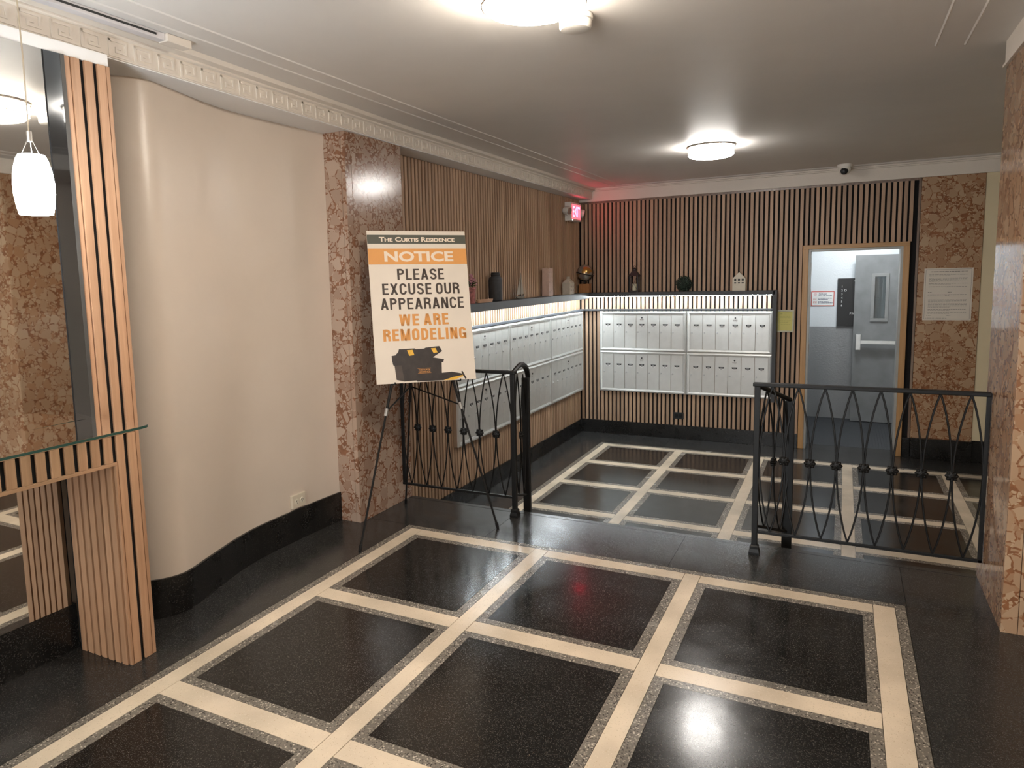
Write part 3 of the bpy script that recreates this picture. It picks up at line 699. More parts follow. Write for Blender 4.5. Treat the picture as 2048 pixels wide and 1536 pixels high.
for k, wd in enumerate(('nearest the notice board', 'between its two neighbours', 'next to the room corner')):
    y0 = 4.985+1.057*k
    mailbox((FX, y0, ZB1), 1.055, ZB2-ZB1, 7, math.pi/2, f'upper aluminium mailbox unit on the wall beside the steps, {wd}', 'mailboxes on the wall beside the steps')
    mailbox((FX, y0, ZB0), 1.055, ZB1-ZB0, 7, math.pi/2, f'lower aluminium mailbox unit on the wall beside the steps, {wd}', 'mailboxes on the wall beside the steps')
# black wall socket under the mailboxes
t = thing('wall_socket', (-1.63, YB-.001, -.17), 'black power outlet low on the slatted back wall', 'outlet')
part('plate', MB().cbox(-.058, .058, -.008, 0, 0, .075, .002), M['blackplastic'], t)
for s in (-1, 1): part('receptacle', MB().cbox(s*.026-.018, s*.026+.018, -.011, -.0075, .016, .058, .002), M['iron'], t)

# ------------------------------------------------------------------ lit shelf above the mailboxes
ZT = 1.288; DEP = .135
sx0, sy1 = XL, YB
xe = -.634
t = thing('lit_shelf', (XL, YB, 1.07), 'dark L-shaped wall shelf with a light strip above the mailboxes', 'shelf')
o_ = (XL, YB, 1.07)
yN = 4.93
part('board', MB(o_).cbox(XL+.001, XL+DEP, yN, YB-.001, ZT-.045, ZT, .002), M['shelf_l'], t)
part('board', MB(o_).cbox(XL+DEP+.001, xe, YB-DEP, YB-.001, ZT-.045, ZT, .002), M['shelf'], t)
part('front_lip', MB(o_).cbox(XL+DEP+.0005, XL+DEP+.012, yN, YB-DEP-.013, ZT-.068, ZT+.0005, .002), M['shelf_l'], t)
part('end_panel', MB(o_).cbox(xe-.016, xe+.022, YB-DEP, YB-.001, .10, ZT+.001, .002), M['shelf'], t)
part('ledge', MB(o_).cbox(XL+.001, XL+.046, yN, YB-.001, 1.071, 1.093, .002), M['shelf_l'], t)
part('ledge', MB(o_).cbox(XL+.048, xe-.018, YB-.046, YB-.001, 1.071, 1.093, .002), M['shelf'], t)
part('led_strip', MB(o_).box(XL+DEP-.034, XL+DEP-.020, yN+.02, YB-DEP-.0, ZT-.0472, ZT-.0455), M['led'], t)
part('led_strip', MB(o_).box(XL+DEP-.03, xe-.03, YB-DEP+.020, YB-DEP+.034, ZT-.049, ZT-.0455), M['led'], t)

# ------------------------------------------------------------------ ornaments on the shelf
ZO = ZT+.0005
SX = XL+.07
# flower pot
t = thing('flower_pot', (SX, 5.225, ZO), 'pink patterned pot of small pink flowers on the shelf', 'plant')
part('pot', MB().lathe([(.034, 0), (.036, .01), (.041, .115), (.046, .118), (.046, .130), (.038, .130), (.036, .11)], n=20), simple('dusty pink glaze', (.42, .16, .15), .45, var=.5, nscale=45), t, smooth=True)
mb = MB(); rnd = random.Random(4)
for i in range(46):
    a = rnd.uniform(0, 6.28); r = rnd.uniform(.0, .055); z = .14+rnd.uniform(0, .09)*(1-r*8)+.01
    c = Vector((r*math.cos(a), r*math.sin(a), z)); n_ = Vector((rnd.gauss(0, 1), rnd.gauss(0, 1), .7)).normalized(); a1 = n_.orthogonal().normalized(); b1 = n_.cross(a1)
    for k in range(5):
        w = 2*math.pi*k/5; d_ = a1*math.cos(w)+b1*math.sin(w); e_ = a1*math.cos(w+1.1)+b1*math.sin(w+1.1); f_ = a1*math.cos(w-.5)+b1*math.sin(w-.5)
        mb.add([c, c+f_*.008+n_*.002, c+d_*.013, c+e_*.008+n_*.002], [(0, 1, 2, 3)])
part('blossoms', mb, simple('pink petals', (.60, .30, .36), .6, var=.3, nscale=60), t)['kind'] = 'stuff'
mb = MB()
for i in range(34):
    a = rnd.uniform(0, 6.28); d_ = Vector((math.cos(a), math.sin(a), 0)); l = rnd.uniform(.04, .075); z = rnd.uniform(.12, .16); s_ = Vector((-d_.y, d_.x, 0))*.009; tip = Vector((0, 0, rnd.uniform(.0, .035)))
    mb.add([Vector((0, 0, z))+d_*.01, Vector((0, 0, z))+d_*l*.55+s_+tip, Vector((0, 0, z))+d_*l+tip*1.2, Vector((0, 0, z))+d_*l*.55-s_+tip], [(0, 1, 2, 3)])
part('leaves', mb, simple('dark leaf', (.05, .075, .03), .6, var=.3, nscale=40), t)['kind'] = 'stuff'
# tray
t = thing('wooden_tray', (SX+.025, 5.43, ZO), 'oval pale wooden tray lying before the dark vase', 'tray')
mb = MB(); N_ = 28
def oval(a, b_, z): return [(a*math.cos(2*math.pi*k/N_), b_*math.sin(2*math.pi*k/N_), z) for k in range(N_)]
rings = [oval(.030, .135, 0), oval(.036, .145, .026), oval(.032, .140, .026), oval(.027, .130, .006)]
vs = sum(rings, []); fs = [tuple(range(N_-1, -1, -1)), tuple(3*N_+k for k in range(N_))]
for i in range(3):
    for k in range(N_): fs.append((i*N_+k, i*N_+(k+1) % N_, (i+1)*N_+(k+1) % N_, (i+1)*N_+k))
mb.add(vs, fs); part('dish', mb, wood('pale birch', (.50, .29, .18), (.62, .39, .26), 'y', .5), t, smooth=True)
# dark vase
t = thing('bottle_vase', (SX, 5.70, ZO), 'tall matt charcoal bottle vase with a short neck', 'vase')
part('body', MB().lathe([(.050, 0), (.058, .006), (.060, .02), (.060, .185), (.056, .203), (.044, .214), (.038, .218), (.038, .222)], n=28), simple('charcoal stoneware', (.045, .048, .055), .6, var=.15, nscale=30), t, smooth=True)
part('neck', MB().lathe([(.039, .218), (.039, .226), (.042, .228), (.042, .234), (.039, .236), (.039, .250), (.034, .252), (.034, .225)], n=28), simple('dark rim', (.03, .031, .034), .6), t, smooth=True)
# sail boat
t = thing('sailboat_ornament', (SX, 6.235, ZO), 'small grey wooden sailing boat ornament with two sails', 'ornament')
gw = simple('weathered grey wood', (.26, .24, .20), .7, var=.2, nscale=40)
mb = MB(); hull = []
for yy, wd, z0_, z1_ in ((-.095, .004, .022, .032), (-.06, .018, .006, .029), (0, .024, .0, .028), (.055, .02, .002, .029), (.085, .012, .01, .032)):
    hull.append([(-wd, yy, z1_), (-wd*.6, yy, z0_), (wd*.6, yy, z0_), (wd, yy, z1_)])
vs = sum(hull, []); fs = [(0, 1, 2, 3), (19, 18, 17, 16)]
for i in range(4):
    for k in range(4): fs.append((i*4+k, i*4+(k+1) % 4, i*4+4+(k+1) % 4, i*4+4+k))
mb.add(vs, fs); part('hull', mb, gw, t)
part('mast', MB().tube([(0, .012, .025), (0, .012, .262)], [.004, .002], 6), gw, t)
part('sail', MB().prism([(0, .018, .042), (0, .082, .042), (0, .055, .13), (0, .020, .245)], (.004, 0, 0)), simple('grey sail', (.34, .31, .26), .8), t)
part('sail', MB().prism([(0, .004, .042), (0, -.088, .042), (0, -.07, .075), (0, .005, .205)], (.004, 0, 0)), simple('grey sail', (.34, .31, .26), .8), t)
for yy in (-.05, -.01, .03, .06): part('peg', MB().lathe([(.004, .028), (.004, .042), (.001, .046)], (.012, yy, 0), 8), M['iron'], t)
# tall pink patterned box
def punched_box(t, w, d, h, mat, holes, seed):
    part('shell', MB().cbox(-d/2, d/2, -w/2, w/2, 0, h, .003), mat, t)
    rnd = random.Random(seed)
    for z in holes:
        for k in range(3):
            yy = (k-1)*w*.28; zz = z+(.016 if k == 1 else 0)
            part('punched_star', MB().prism([(d/2+.0005, yy+.006*math.cos(a)*(1 if i % 2 else .5), zz+.008*math.sin(a)*(1 if i % 2 else .5)) for i, a in enumerate([math.pi*j/5 for j in range(10)])], (-.001, 0, 0)), M['p_ink'], t)
t = thing('tall_lantern_box', (SX, 6.955, ZO), 'tall slim pale pink ceramic box with punched stars', 'ornament')
punched_box(t, .118, .075, .285, simple('pale pink ceramic', (.62, .45, .38), .55, var=.08, nscale=30), (.045, .145, .245), 1)
part('rim', MB().cbox(-.040, .040, -.061, .061, .2855, .290, .001), simple('pale pink ceramic', (.62, .45, .38), .55), t)
# carton shaped lantern
t = thing('carton_lantern', (SX, 7.585, ZO), 'off-white ceramic lantern shaped like a milk carton', 'ornament')
cm = simple('off white ceramic', (.55, .50, .42), .5, var=.06, nscale=40)
part('body', MB().cbox(-.045, .045, -.075, .075, 0, .125, .003), cm, t)
mb = MB(); mb.prism([(-.046, -.077, .1255), (.046, -.077, .1255), (.008, -.030, .172), (-.008, -.030, .172)], (0, .0001, 0))
mb = MB(); mb.add([(-.046, -.077, .1255), (.046, -.077, .1255), (.046, .077, .1255), (-.046, .077, .1255), (-.006, -.04, .172), (.006, -.04, .172), (.006, .04, .172), (-.006, .04, .172)], [(0, 1, 5, 4), (1, 2, 6, 5), (2, 3, 7, 6), (3, 0, 4, 7), (4, 5, 6, 7), (3, 2, 1, 0)])
part('roof', mb, cm, t)
part('crest', MB().cbox(-.005, .005, -.045, .045, .1725, .196, .002), cm, t)
for yy, zz in ((-.03, .045), (.03, .045), (-.03, .085), (.03, .085), (0, .15)):
    part('opening', MB().lathe([(.010, 0), (.010, .0012)], (.0452 if zz < .12 else .021, yy, zz), 12, 'x'), M['p_ink'], t)
# globe
t = thing('table_globe', (-2.70, 8.115, ZO), 'small silver and gold globe on a wooden block in the corner', 'globe')
part('block', MB().cbox(-.062, .062, -.045, .045, 0, .105, .004), wood('orange oak block', (.36, .15, .05), (.48, .22, .08), 'z', .45), t)
part('stem', MB().lathe([(.022, .1055), (.010, .113), (.008, .135), (.014, .139)], n=14), M['iron'], t, smooth=True)
gc = Vector((.0, 0, .235)); R_ = .094
m, nt, b = newmat('silver and gold globe map'); p = pos(nt, obj=True)
nz = N(nt, 'ShaderNodeTexNoise', _Scale=9.0, _Detail=6.0); nt.links.new(p, nz.inputs['Vector'])
nt.links.new(ramp(nt, nz.outputs[0], [(.52, (.52, .49, .44)), (.55, (.55, .30, .08))]), b.inputs['Base Color']); b.inputs['Metallic'].default_value = .7; b.inputs['Roughness'].default_value = .25
prof = [(R_*math.sin(math.pi*k/18), -R_*math.cos(math.pi*k/18)) for k in range(19)]
part('ball', MB().lathe([(max(r, 0.0), h) for r, h in prof], n=32), m, t, tuple(gc), smooth=True)
part('meridian', MB().tube([(gc.x+(R_+.006)*math.cos(a), 0, gc.z+(R_+.006)*math.sin(a)) for a in [math.radians(-205+k*10) for k in range(24)]], .005, 6), M['iron'], t, smooth=True)
part('equator_ring', MB().tube([(gc.x+(R_+.008)*math.cos(a), (R_+.008)*math.sin(a), gc.z-.025*math.cos(a)-.012) for a in [2*math.pi*k/32 for k in range(32)]], .005, 6, True), M['iron'], t, smooth=True)
# dark lantern with candle
YO = YB-.07
t = thing('candle_lantern', (-2.123, YO, ZO), 'dark metal lantern with a cream candle on the back shelf', 'lantern')
dk = simple('aged dark metal', (.055, .045, .045), .5, .4)
part('base', MB().cbox(-.052, .052, -.042, .042, 0, .018, .003), dk, t)
for sx in (-1, 1):
    for sy in (-1, 1): part('post', MB().box(sx*.045-.006, sx*.045+.006, sy*.035-.005, sy*.035+.005, .018, .185), dk, t)
mb = MB(); mb.add([(-.06, -.05, .185), (.06, -.05, .185), (.06, .05, .185), (-.06, .05, .185), (-.02, -.018, .245), (.02, -.018, .245), (.02, .018, .245), (-.02, .018, .245)], [(0, 1, 5, 4), (1, 2, 6, 5), (2, 3, 7, 6), (3, 0, 4, 7), (4, 5, 6, 7), (3, 2, 1, 0)])
part('roof', mb, dk, t)
part('chimney', MB().lathe([(.022, .245), (.024, .262), (.018, .266), (.012, .274), (.004, .28)], n=14), dk, t, smooth=True)
part('ring', MB().tube([(.012*math.cos(a), 0, .288+.012*math.sin(a)) for a in [2*math.pi*k/14 for k in range(14)]], .0025, 6, True), dk, t)
part('candle', MB().lathe([(.029, .0185), (.030, .02), (.030, .092), (.026, .095)], n=18), simple('cream wax', (.60, .54, .40), .5), t, smooth=True)
for s in (-1, 1): part('cross_wire', MB().tube([(0, -.038, .096), (s*.040, -.038, .025)], .0022, 5), dk, t); part('cross_wire', MB().tube([(s*.040, -.038, .18), (0, -.038, .10)], .0022, 5), dk, t)
# topiary ball
t = thing('topiary_ball', (-1.57, YO+.0, ZO), 'dark green clipped foliage ball on the back shelf', 'plant')
mb = MB(); rnd = random.Random(11); R_ = .078
part('core', MB().lathe([(max(.0, R_*math.sin(math.pi*k/12)), R_*.5+.04-R_*math.cos(math.pi*k/12)+.005) for k in range(13)], n=20), simple('deep green core', (.012, .02, .014), .9), t)
for i in range(900):
    zc = rnd.uniform(-1, 1); a = rnd.uniform(0, 6.28); s_ = math.sqrt(1-zc*zc); nrm = Vector((s_*math.cos(a), s_*math.sin(a), zc)); c = Vector((0, 0, R_+.006))+nrm*R_*rnd.uniform(.97, 1.08)
    d_ = (nrm+Vector((rnd.gauss(0, .7), rnd.gauss(0, .7), rnd.gauss(0, .7)))).normalized(); s2 = d_.cross(nrm+Vector((.01, .02, .03))).normalized()*.0045
    p1 = c+d_*.012
    if c.z < .004 or p1.z < .002: continue
    mb.add([c-d_*.002, c+d_*.005+s2, p1, c+d_*.005-s2], [(0, 1, 2, 3)])
part('foliage', mb, simple('dark green leaves', (.035, .060, .040), .5, var=.5, nscale=80), t)['kind'] = 'stuff'
# white house
t = thing('house_ornament', (-.992, YO, ZO), 'little white ceramic house with square windows on the back shelf', 'ornament')
hm = simple('warm white ceramic', (.66, .60, .49), .5, var=.04)
w_, e_, h_ = .066, .130, .198
part('shell', MB().prism([(-w_, -.03, 0), (w_, -.03, 0), (w_, -.03, e_), (0, -.03, h_), (-w_, -.03, e_)], (0, .06, 0)), hm, t)
for z in (.105, .068):
    for k in (-1, 0, 1):
        f_ = part('window', MB().box(k*.038-.011, k*.038+.011, -.0318, -.0302, z, z+.022), M['iron'], t)
        if z < .1: part('sill', MB().box(k*.038-.012, k*.038+.012, -.0335, -.0302, z-.004, z+.009), hm, f_)

# ------------------------------------------------------------------ exit sign with emergency lamp heads
t = thing('exit_sign', (XL, 7.845, 2.105), 'white exit sign with glowing red letters where the slatted walls meet', 'exit sign')
part('housing', MB().cbox(.0, .078, -.165, .165, 0, .205, .006), M['whiteplastic'], t)
part('lit_face', MB().cbox(.0785, .0815, -.145, .145, .022, .183, .001), M['exitface'], t)
ex = text_mb('EXIT', w=.235, h=.118, x0=0, z0=.044, depth=0, bold=.02)
ex.v = [(.0822, x, z) for x, y_, z in ex.v]; part('lettering', ex, M['exitred'], t)
for s in (-1, 1):
    c = (.045, s*.215, .105)
    hd = part('lamp_head', MB().tube([(.02, s*.205, .115), (.04, s*.235, .108), (.085, s*.25, .095)], [.030, .046, .048], 16), M['whiteplastic'], t, smooth=True)
    part('lens', MB().tube([(.0855, s*.2502, .0948), (.090, s*.2515, .0935)], [.040, .036], 16), M['steel'], hd)
    part('knuckle', MB().tube([(.035, s*.160, .115), (.035, s*.215, .112)], .014, 10), M['whiteplastic'], hd)
part('indicator', MB().lathe([(.005, 0), (.005, .004)], (.0785, -.13, .010), 8, 'x'), emit('indicator lamp', (1, .9, .8), 3), t)

# ------------------------------------------------------------------ ceiling fixtures
def drum(cx, cy, cz, shade, label, r=.172):
    t = thing('ceiling_light', (cx, cy, cz), label, 'ceiling light', None)
    part('pan', MB().lathe([(r+.014, -.012), (r+.016, -.006), (r+.010, 0)], n=40), M['nickel'], t, smooth=True)
    part('shade', MB().lathe([(r-.002, -.0125), (r, -.06), (r-.002, -.072), (r*.93, -.082), (r*.75, -.090), (r*.4, -.096), (0.0, -.098)], n=40), shade, t, smooth=True)
    for z in (-.019, -.066): part('ring', MB().tube([((r+.006)*math.cos(2*math.pi*k/40), (r+.006)*math.sin(2*math.pi*k/40), z) for k in range(40)], .004, 6, True), M['nickel'], t, smooth=True)
    for k in range(4):
        a = math.radians(33+90*k); x, y = (r+.007)*math.cos(a), (r+.007)*math.sin(a)
        part('strut', MB().tube([(x, y, -.012), (x, y, -.072)], .003, 6), M['nickel'], t)
    return t
drum(-.97, 2.385, ZC-.001, M['drum_near'], 'round flush ceiling light with warm glow beside the smoke detector')
drum(-.965, 6.05, ZC-.001, M['drum_far'], 'round flush ceiling light with two metal rings above the lower floor')
drum(-.98, -1.30, ZC-.001, M['drum_fill'], 'unseen round ceiling light added as fill near the entrance doors')  # unseen lamp behind the camera, added as fill
drum(.2, 9.2, 2.299, M['drum_room'], 'round cool ceiling light in the room behind the doorway')
t = thing('smoke_detector', (-.945, 2.745, ZC-.001), 'cream round smoke detector on the ceiling beside the warm light', 'smoke detector')
part('base', MB().lathe([(.066, -.018), (.068, -.012), (.066, 0)], n=28), M['whiteplastic'], t, smooth=True)
part('cover', MB().lathe([(.040, -.055), (.056, -.052), (.062, -.044), (.062, -.022), (.056, -.0185)], n=28), M['whiteplastic'], t, smooth=True)
t = thing('dome_camera', (-.025, 7.90, ZC-.001), 'white turret security camera with a black lens on the ceiling', 'camera')
part('base', MB().lathe([(.062, -.03), (.066, -.022), (.066, 0)], n=28), M['whiteplastic'], t, smooth=True)
part('turret', MB().lathe([(.0, -.098), (.022, -.095), (.042, -.082), (.052, -.062), (.055, -.04), (.052, -.0305)], n=28), M['whiteplastic'], t, smooth=True)
part('lens', MB().lathe([(0.0, -.017), (.02, -.014), (.032, -.006), (.034, .004)], (0, 0, 0), n=20, axis='y'), M['blackplastic'], t, (-.004, -.042, -.066), smooth=True)
# pendant before the mirror
t = thing('pendant_lamp', (-2.2, 1.355, ZC-.001), 'glowing white glass pendant hanging before the mirror', 'pendant lamp')
part('canopy', MB().lathe([(.015, -.03), (.05, -.02), (.06, -.004), (.06, 0)], n=24), M['whiteplastic'], t, smooth=True)
part('cord', MB().tube([(0, 0, -.03), (.004, 0, -.3), (-.001, 0, -.52)], .0022, 6), simple('braided cord', (.55, .46, .34), .6), t)
zt = 1.905-ZC
for k in range(3):
    a = 2*math.pi*k/3+.4
    part('hanger_wire', MB().tube([(0, 0, -.515), (.009*math.cos(a), .009*math.sin(a), -.545), (.030*math.cos(a), .030*math.sin(a), zt-.004)], .0013, 5), M['nickel'], t)
part('socket', MB().lathe([(.008, -.545), (.008, -.515), (.003, -.512)], n=10), M['nickel'], t)
part('shade', MB().lathe([(.036, zt-.0), (.043, zt-.012), (.052, zt-.045), (.0565, zt-.085), (.056, zt-.115), (.052, zt-.15), (.046, zt-.178), (.042, zt-.176), (.050, zt-.115), (.046, zt-.05), (.033, zt-.004)], n=36), M['pend'], t, smooth=True)

# ------------------------------------------------------------------ mirror and slatted console surround on the left
XC = -2.460; XB = -2.472; YC0, YC1 = .46, 1.845; ZTOP = 2.318; ZA0, ZA1 = .815, .945
t = thing('console_surround', (-2.6, 1.15, 0), 'amber oak slatted surround with a recess below and slatted posts', 'console')
o_ = (-2.6, 1.15, 0)
mb = MB(o_); mb.box(-2.83, XB, YC0, YC1-.004, ZA0+.012, ZTOP-.004); mb.box(-2.795, XB, 1.738, YC1-.004, 0, ZA0+.012); mb.box(-2.795, XB, YC0, .567, 0, ZA0+.012)
part('carcass', mb, M['felt'], t)
part('bright_filler_board', MB(o_).cbox(-2.83, XC-.006, YC0, YC1-.002, ZTOP+.001, ZS-.013, .002), M['soffit'], t)  # filler board added to show a bright strip where the lit soffit belongs
P_ = .0515
slots = []; yy = 1.7930
while yy > YC0+.02: slots.append(yy); yy -= P_
for i, y0 in enumerate(slots):
    y1 = y0+.0330
    if i < 2: z0, z1 = 0.0, ZTOP                      # post: runs to the floor
    elif i == 2: z0, z1 = ZA0+.0135, ZTOP
    elif y0 < .56: z0, z1 = 0.0, ZTOP
    else: z0, z1 = ZA0+.0135, ZA1-.014
    if i < 3 or y0 < .56:
        part('slat', MB(o_).cbox(XB, XC, y0, y1, z0, ZA1-.0145, .0015), M['oak_w'], t); part('slat', MB(o_).cbox(XB, XC, y0, y1, ZA1+.0005, z1, .0015), M['oak_w'], t)
    else: part('slat', MB(o_).cbox(XB, XC, y0, y1, z0, z1, .0015), M['oak_w'], t)
part('edge_strip', MB(o_).cbox(XB-.03, XC-.002, 1.829, YC1, 0, ZTOP, .0015), M['oak_w'], t)
part('edge_strip', MB(o_).cbox(XB-.004, XC-.003, 1.664, 1.686, ZA1+.0005, ZTOP, .0015), M['oak_w'], t)
part('top_rail', MB(o_).cbox(XB, XC+.001, YC0, 1.8285, ZA1-.0135, ZA1, .0015), M['oak_wy'], t)
part('bottom_rail', MB(o_).cbox(-2.795, XC+.002, .567, 1.7375, ZA0, ZA0+.013, .0015), M['oak_wy'], t)
part('corner_strip', MB(o_).cbox(XB, XC+.002, 1.7285, 1.7385, 0, ZA0-.0005, .0015), M['oak_w'], t)
k = 0; x = XB-.004
while x > -2.735:                                     # slatted inner cheek of the post
    part('cheek_slat', MB(o_).cbox(x-.031, x, 1.7215, 1.7380, 0, ZA0-.0005, .0012), M['oak_w'], t)
    part('cheek_slat', MB(o_).cbox(x-.034, x, .5675, .577, 0, ZA0-.0005, .0012), M['oak_w'], t); x -= .0425
t2 = thing('wall_mirror', (-2.47, 1.06, ZA1+.001), 'large wall mirror beside the tall oak slats', 'mirror')
o_ = (-2.47, 1.06, ZA1+.001)
mb = MB(o_); tn = math.tan(math.radians(2.0)); mb.prism([(XB, 1.588, ZA1+.001), (XB+.006, 1.588, ZA1+.001), (XB+.006+tn*1.0, .588, ZA1+.001), (XB, .588, ZA1+.001)], (0, 0, ZTOP-ZA1-.001)); part('pane', mb, M['mirror'], t2)
part('joint', MB(o_).box(XB, XB+.0075, 1.5885, 1.5925, ZA1+.001, ZTOP), M['felt'], t2)
mb = MB(o_); mb.prism([(XB+.001, 1.593, ZA1+.001), (XB+.007, 1.593, ZA1+.001), (XB+.0135, 1.648, ZA1+.001), (XB+.001, 1.648, ZA1+.001)], (0, 0, ZTOP-ZA1-.001)); part('darkened_strip', mb, M['smoke'], t2)  # dark reflection put into the tone of this strip
part('side_trim', MB(o_).box(XB+.001, XB+.0145, 1.6485, 1.6635, ZA1+.001, ZTOP), simple('dark bronze trim', (.055, .05, .045), .5), t2)
t3 = thing('recess_mirror', (-2.80, 1.15, .19), 'mirror at the back of the recess under the slatted apron', 'mirror')
part('pane', MB((-2.80, 1.15, .19)).box(-2.803, -2.797, .58, 1.72, .1925, ZA0-.001), M['mirror'], t3)
struct('baseboard_recess', MB().box(-2.832, -2.7965, YN, 1.735, 0, .191), M['baseblack'])
t4 = thing('glass_shelf', (-2.46, 1.1, 1.008), 'clear glass shelf with green edges projecting below the mirror', 'shelf')
o_ = (-2.46, 1.1, 1.008)
pts = [(XC+.001, .60), (-2.15, .60), (-2.135, .62), (-2.135, 1.612), (-2.138, 1.632), (-2.146, 1.645), (-2.160, 1.652), (-2.19, 1.655), (-2.38, 1.655), (XC+.001, 1.652)]
mb = MB(o_); mb.add([(x, y, 1.0175) for x, y in pts], [tuple(range(len(pts)))]); part('pane', mb, M['glass'], t4)
vs = [(x, y, 1.0085) for x, y in pts] + [(x, y, 1.0172) for x, y in pts]; n = len(pts)
mb = MB(o_); mb.add(vs, [(i, (i+1) % n, n+(i+1) % n, n+i) for i in range(n)]); part('edge', mb, M['glassedge'], t4)
for yy in (.75, 1.5): part('standoff', MB(o_).cbox(XC+.0005, XC+.03, yy-.01, yy+.01, .985, 1.008, .002), M['steel'], t4)

# ------------------------------------------------------------------ outlet on the curved wall
t = thing('wall_outlet', (-2.778, 3.097, .195), 'cream double power outlet above the black baseboard', 'outlet')
t.rotation_euler = (0, 0, math.pi/2 + .02)
part('plate', MB().cbox(-.058, .058, -.007, .012, 0, .078, .002), simple('almond plastic', (.68, .60, .48), .4), t)
for s in (-1, 1):
    rc = part('receptacle', MB().lathe([(.0165, 0), (.0165, .003), (.015, .004)], (0, 0, 0), 18, 'y'), simple('ivory plastic', (.76, .70, .58), .4), t, (s*.022, -.0105, .039))
    for q in (-.006, .006): part('slot', MB().box(q-.0014, q+.0014, -.0012, .0004, -.001, .008), M['blackplastic'], rc)
    part('slot', MB().box(-.002, .002, -.0012, .0004, -.010, -.006), M['blackplastic'], rc)

# ------------------------------------------------------------------ wrought iron railings
def vesica(p0, p1, zb, zt_):
    """two bowed bars between two upright lines; p0, p1 (x, y) with end heights interpolated"""
    out = []
    a = Vector((p0[0], p0[1])); b_ = Vector((p1[0], p1[1])); c = (a+b_)/2
    for side in (a, b_):
        pts = []
        for k in range(17):
            s = k/16; w = math.sin(math.pi*s)**.85
            xy = c+(side-c)*(w*.965)
            pts.append((xy.x, xy.y, zb+(zt_-zb)*s))
        out.append(pts)
    return out
def rosette_mesh(r=.026):
    mb = MB(); n = 32
    ring = [((r*(1+.12*math.cos(8*2*math.pi*k/n)))*math.cos(2*math.pi*k/n), (r*(1+.12*math.cos(8*2*math.pi*k/n)))*math.sin(2*math.pi*k/n)) for k in range(n)]
    prof = [(1.0, -.006), (1.0, .0), (.75, .007), (.35, .010)]
    vs = []
    for sgn in (-1,):
        for s, h in prof: vs += [(x*s, -h, z*s) for x, z in ring]
    fs = [tuple(range(n))]+[tuple(3*n+k for k in range(n-1, -1, -1))]
    for i in range(3):
        for k in range(n): fs.append((i*n+k, i*n+(k+1) % n, (i+1)*n+(k+1) % n, (i+1)*n+k))
    mb.add(vs, fs)
    for k in range(8):
        a = 2*math.pi*k/8; mb.lathe([(.0055, .0), (.0045, .006), (.0, .008)], (0, 0, 0), 8, 'y'); q = 24
        for i in range(len(mb.v)-q, len(mb.v)): x_, y_, z_ = mb.v[i]; mb.v[i] = (x_+r*.72*math.cos(a), -.004-y_, z_+r*.72*math.sin(a))
    mb.lathe([(.008, .0), (.0065, .008), (.0, .011)], (0, 0, 0), 8, 'y')
    for i in range(len(mb.v)-24, len(mb.v)): x_, y_, z_ = mb.v[i]; mb.v[i] = (x_, -.006-y_, z_)
    return mb
ROS = rosette_mesh().mesh('rosette', M['iron'], True)
def panel(t, o_, A, B, zb0, zb1, zt0, zt1, n, bar=.0045):
    A = Vector(A); B = Vector(B); ang = math.atan2(B.y-A.y, B.x-A.x)
    for i in range(n):
        p0 = A+(B-A)*(i/n); p1 = A+(B-A)*((i+1)/n); m_ = (i+.5)/n
        zb = zb0+(zb1-zb0)*m_; zt_ = zt0+(zt1-zt0)*m_
        for pts in vesica(p0, p1, zb, zt_): part('bowed_bar', MB(o_).tube(pts, bar, 6), M['iron'], t, smooth=True)
        if i > 0:
            q = A+(B-A)*(i/n); zm = (zb0+(zb1-zb0)*i/n+zt0+(zt1-zt0)*i/n)/2
            r = link('rosette', ROS, t, (q.x-o_[0], q.y-o_[1], zm-o_[2])); r.rotation_euler = (0, 0, ang)
def boot(t, o_, x, y, z):
    mb = MB(o_); s0, s1, s2 = .026, .021, .017
    vs = []
    for s, h in ((s0, 0), (s0, .012), (s1, .03), (s1, .044), (s2, .05)): vs += [(x-s, y-s, z+h), (x+s, y-s, z+h), (x+s, y+s, z+h), (x-s, y+s, z+h)]
    fs = [(3, 2, 1, 0), (16, 17, 18, 19)]
    for i in range(4):
        for k in range(4): fs.append((i*4+k, i*4+(k+1) % 4, i*4+4+(k+1) % 4, i*4+4+k))
    mb.add(vs, fs); part('post_shoe', mb, M['iron'], t)
# right railing
o_ = (.1, 3.93, 0.0)
t = thing('iron_railing', o_, 'black wrought iron railing joining the marble pillar, with a cut-off handrail end', 'railing', None)
part('top_rail', MB(o_).cbox(-.400, .611, 3.910, 3.950, .903, .922, .004), M['iron'], t)
part('bottom_rail', MB(o_).cbox(-.372, .611, 3.922, 3.938, .116, .130, .002), M['iron'], t)
part('post', MB(o_).cbox(-.392, -.364, 3.916, 3.944, .0, .903, .002), M['iron'], t); boot(t, o_, -.378, 3.93, .001)
part('end_bar', MB(o_).cbox(.594, .611, 3.922, 3.938, .116, .903, .002), M['iron'], t)
panel(t, o_, (-.365, 3.93), (.598, 3.93), .128, .128, .906, .906, 8)
P2 = (-.243, 4.29)
part('post', MB(o_).cbox(P2[0]-.026, P2[0]+.026, P2[1]-.012, P2[1]+.012, -.199, .775, .003), M['iron'], t)
part('stair_rail', MB(o_).tube([(-.378, 3.93, .908), (-.28, 4.19, .815), (P2[0], P2[1], .780)], .013, 8), M['iron'], t)
part('stair_bottom_rail', MB(o_).tube([(-.378, 3.94, .15), (P2[0], P2[1], .02)], .008, 8), M['iron'], t)
panel(t, o_, (-.374, 3.95), P2, .14, .02, .90, .785, 2)
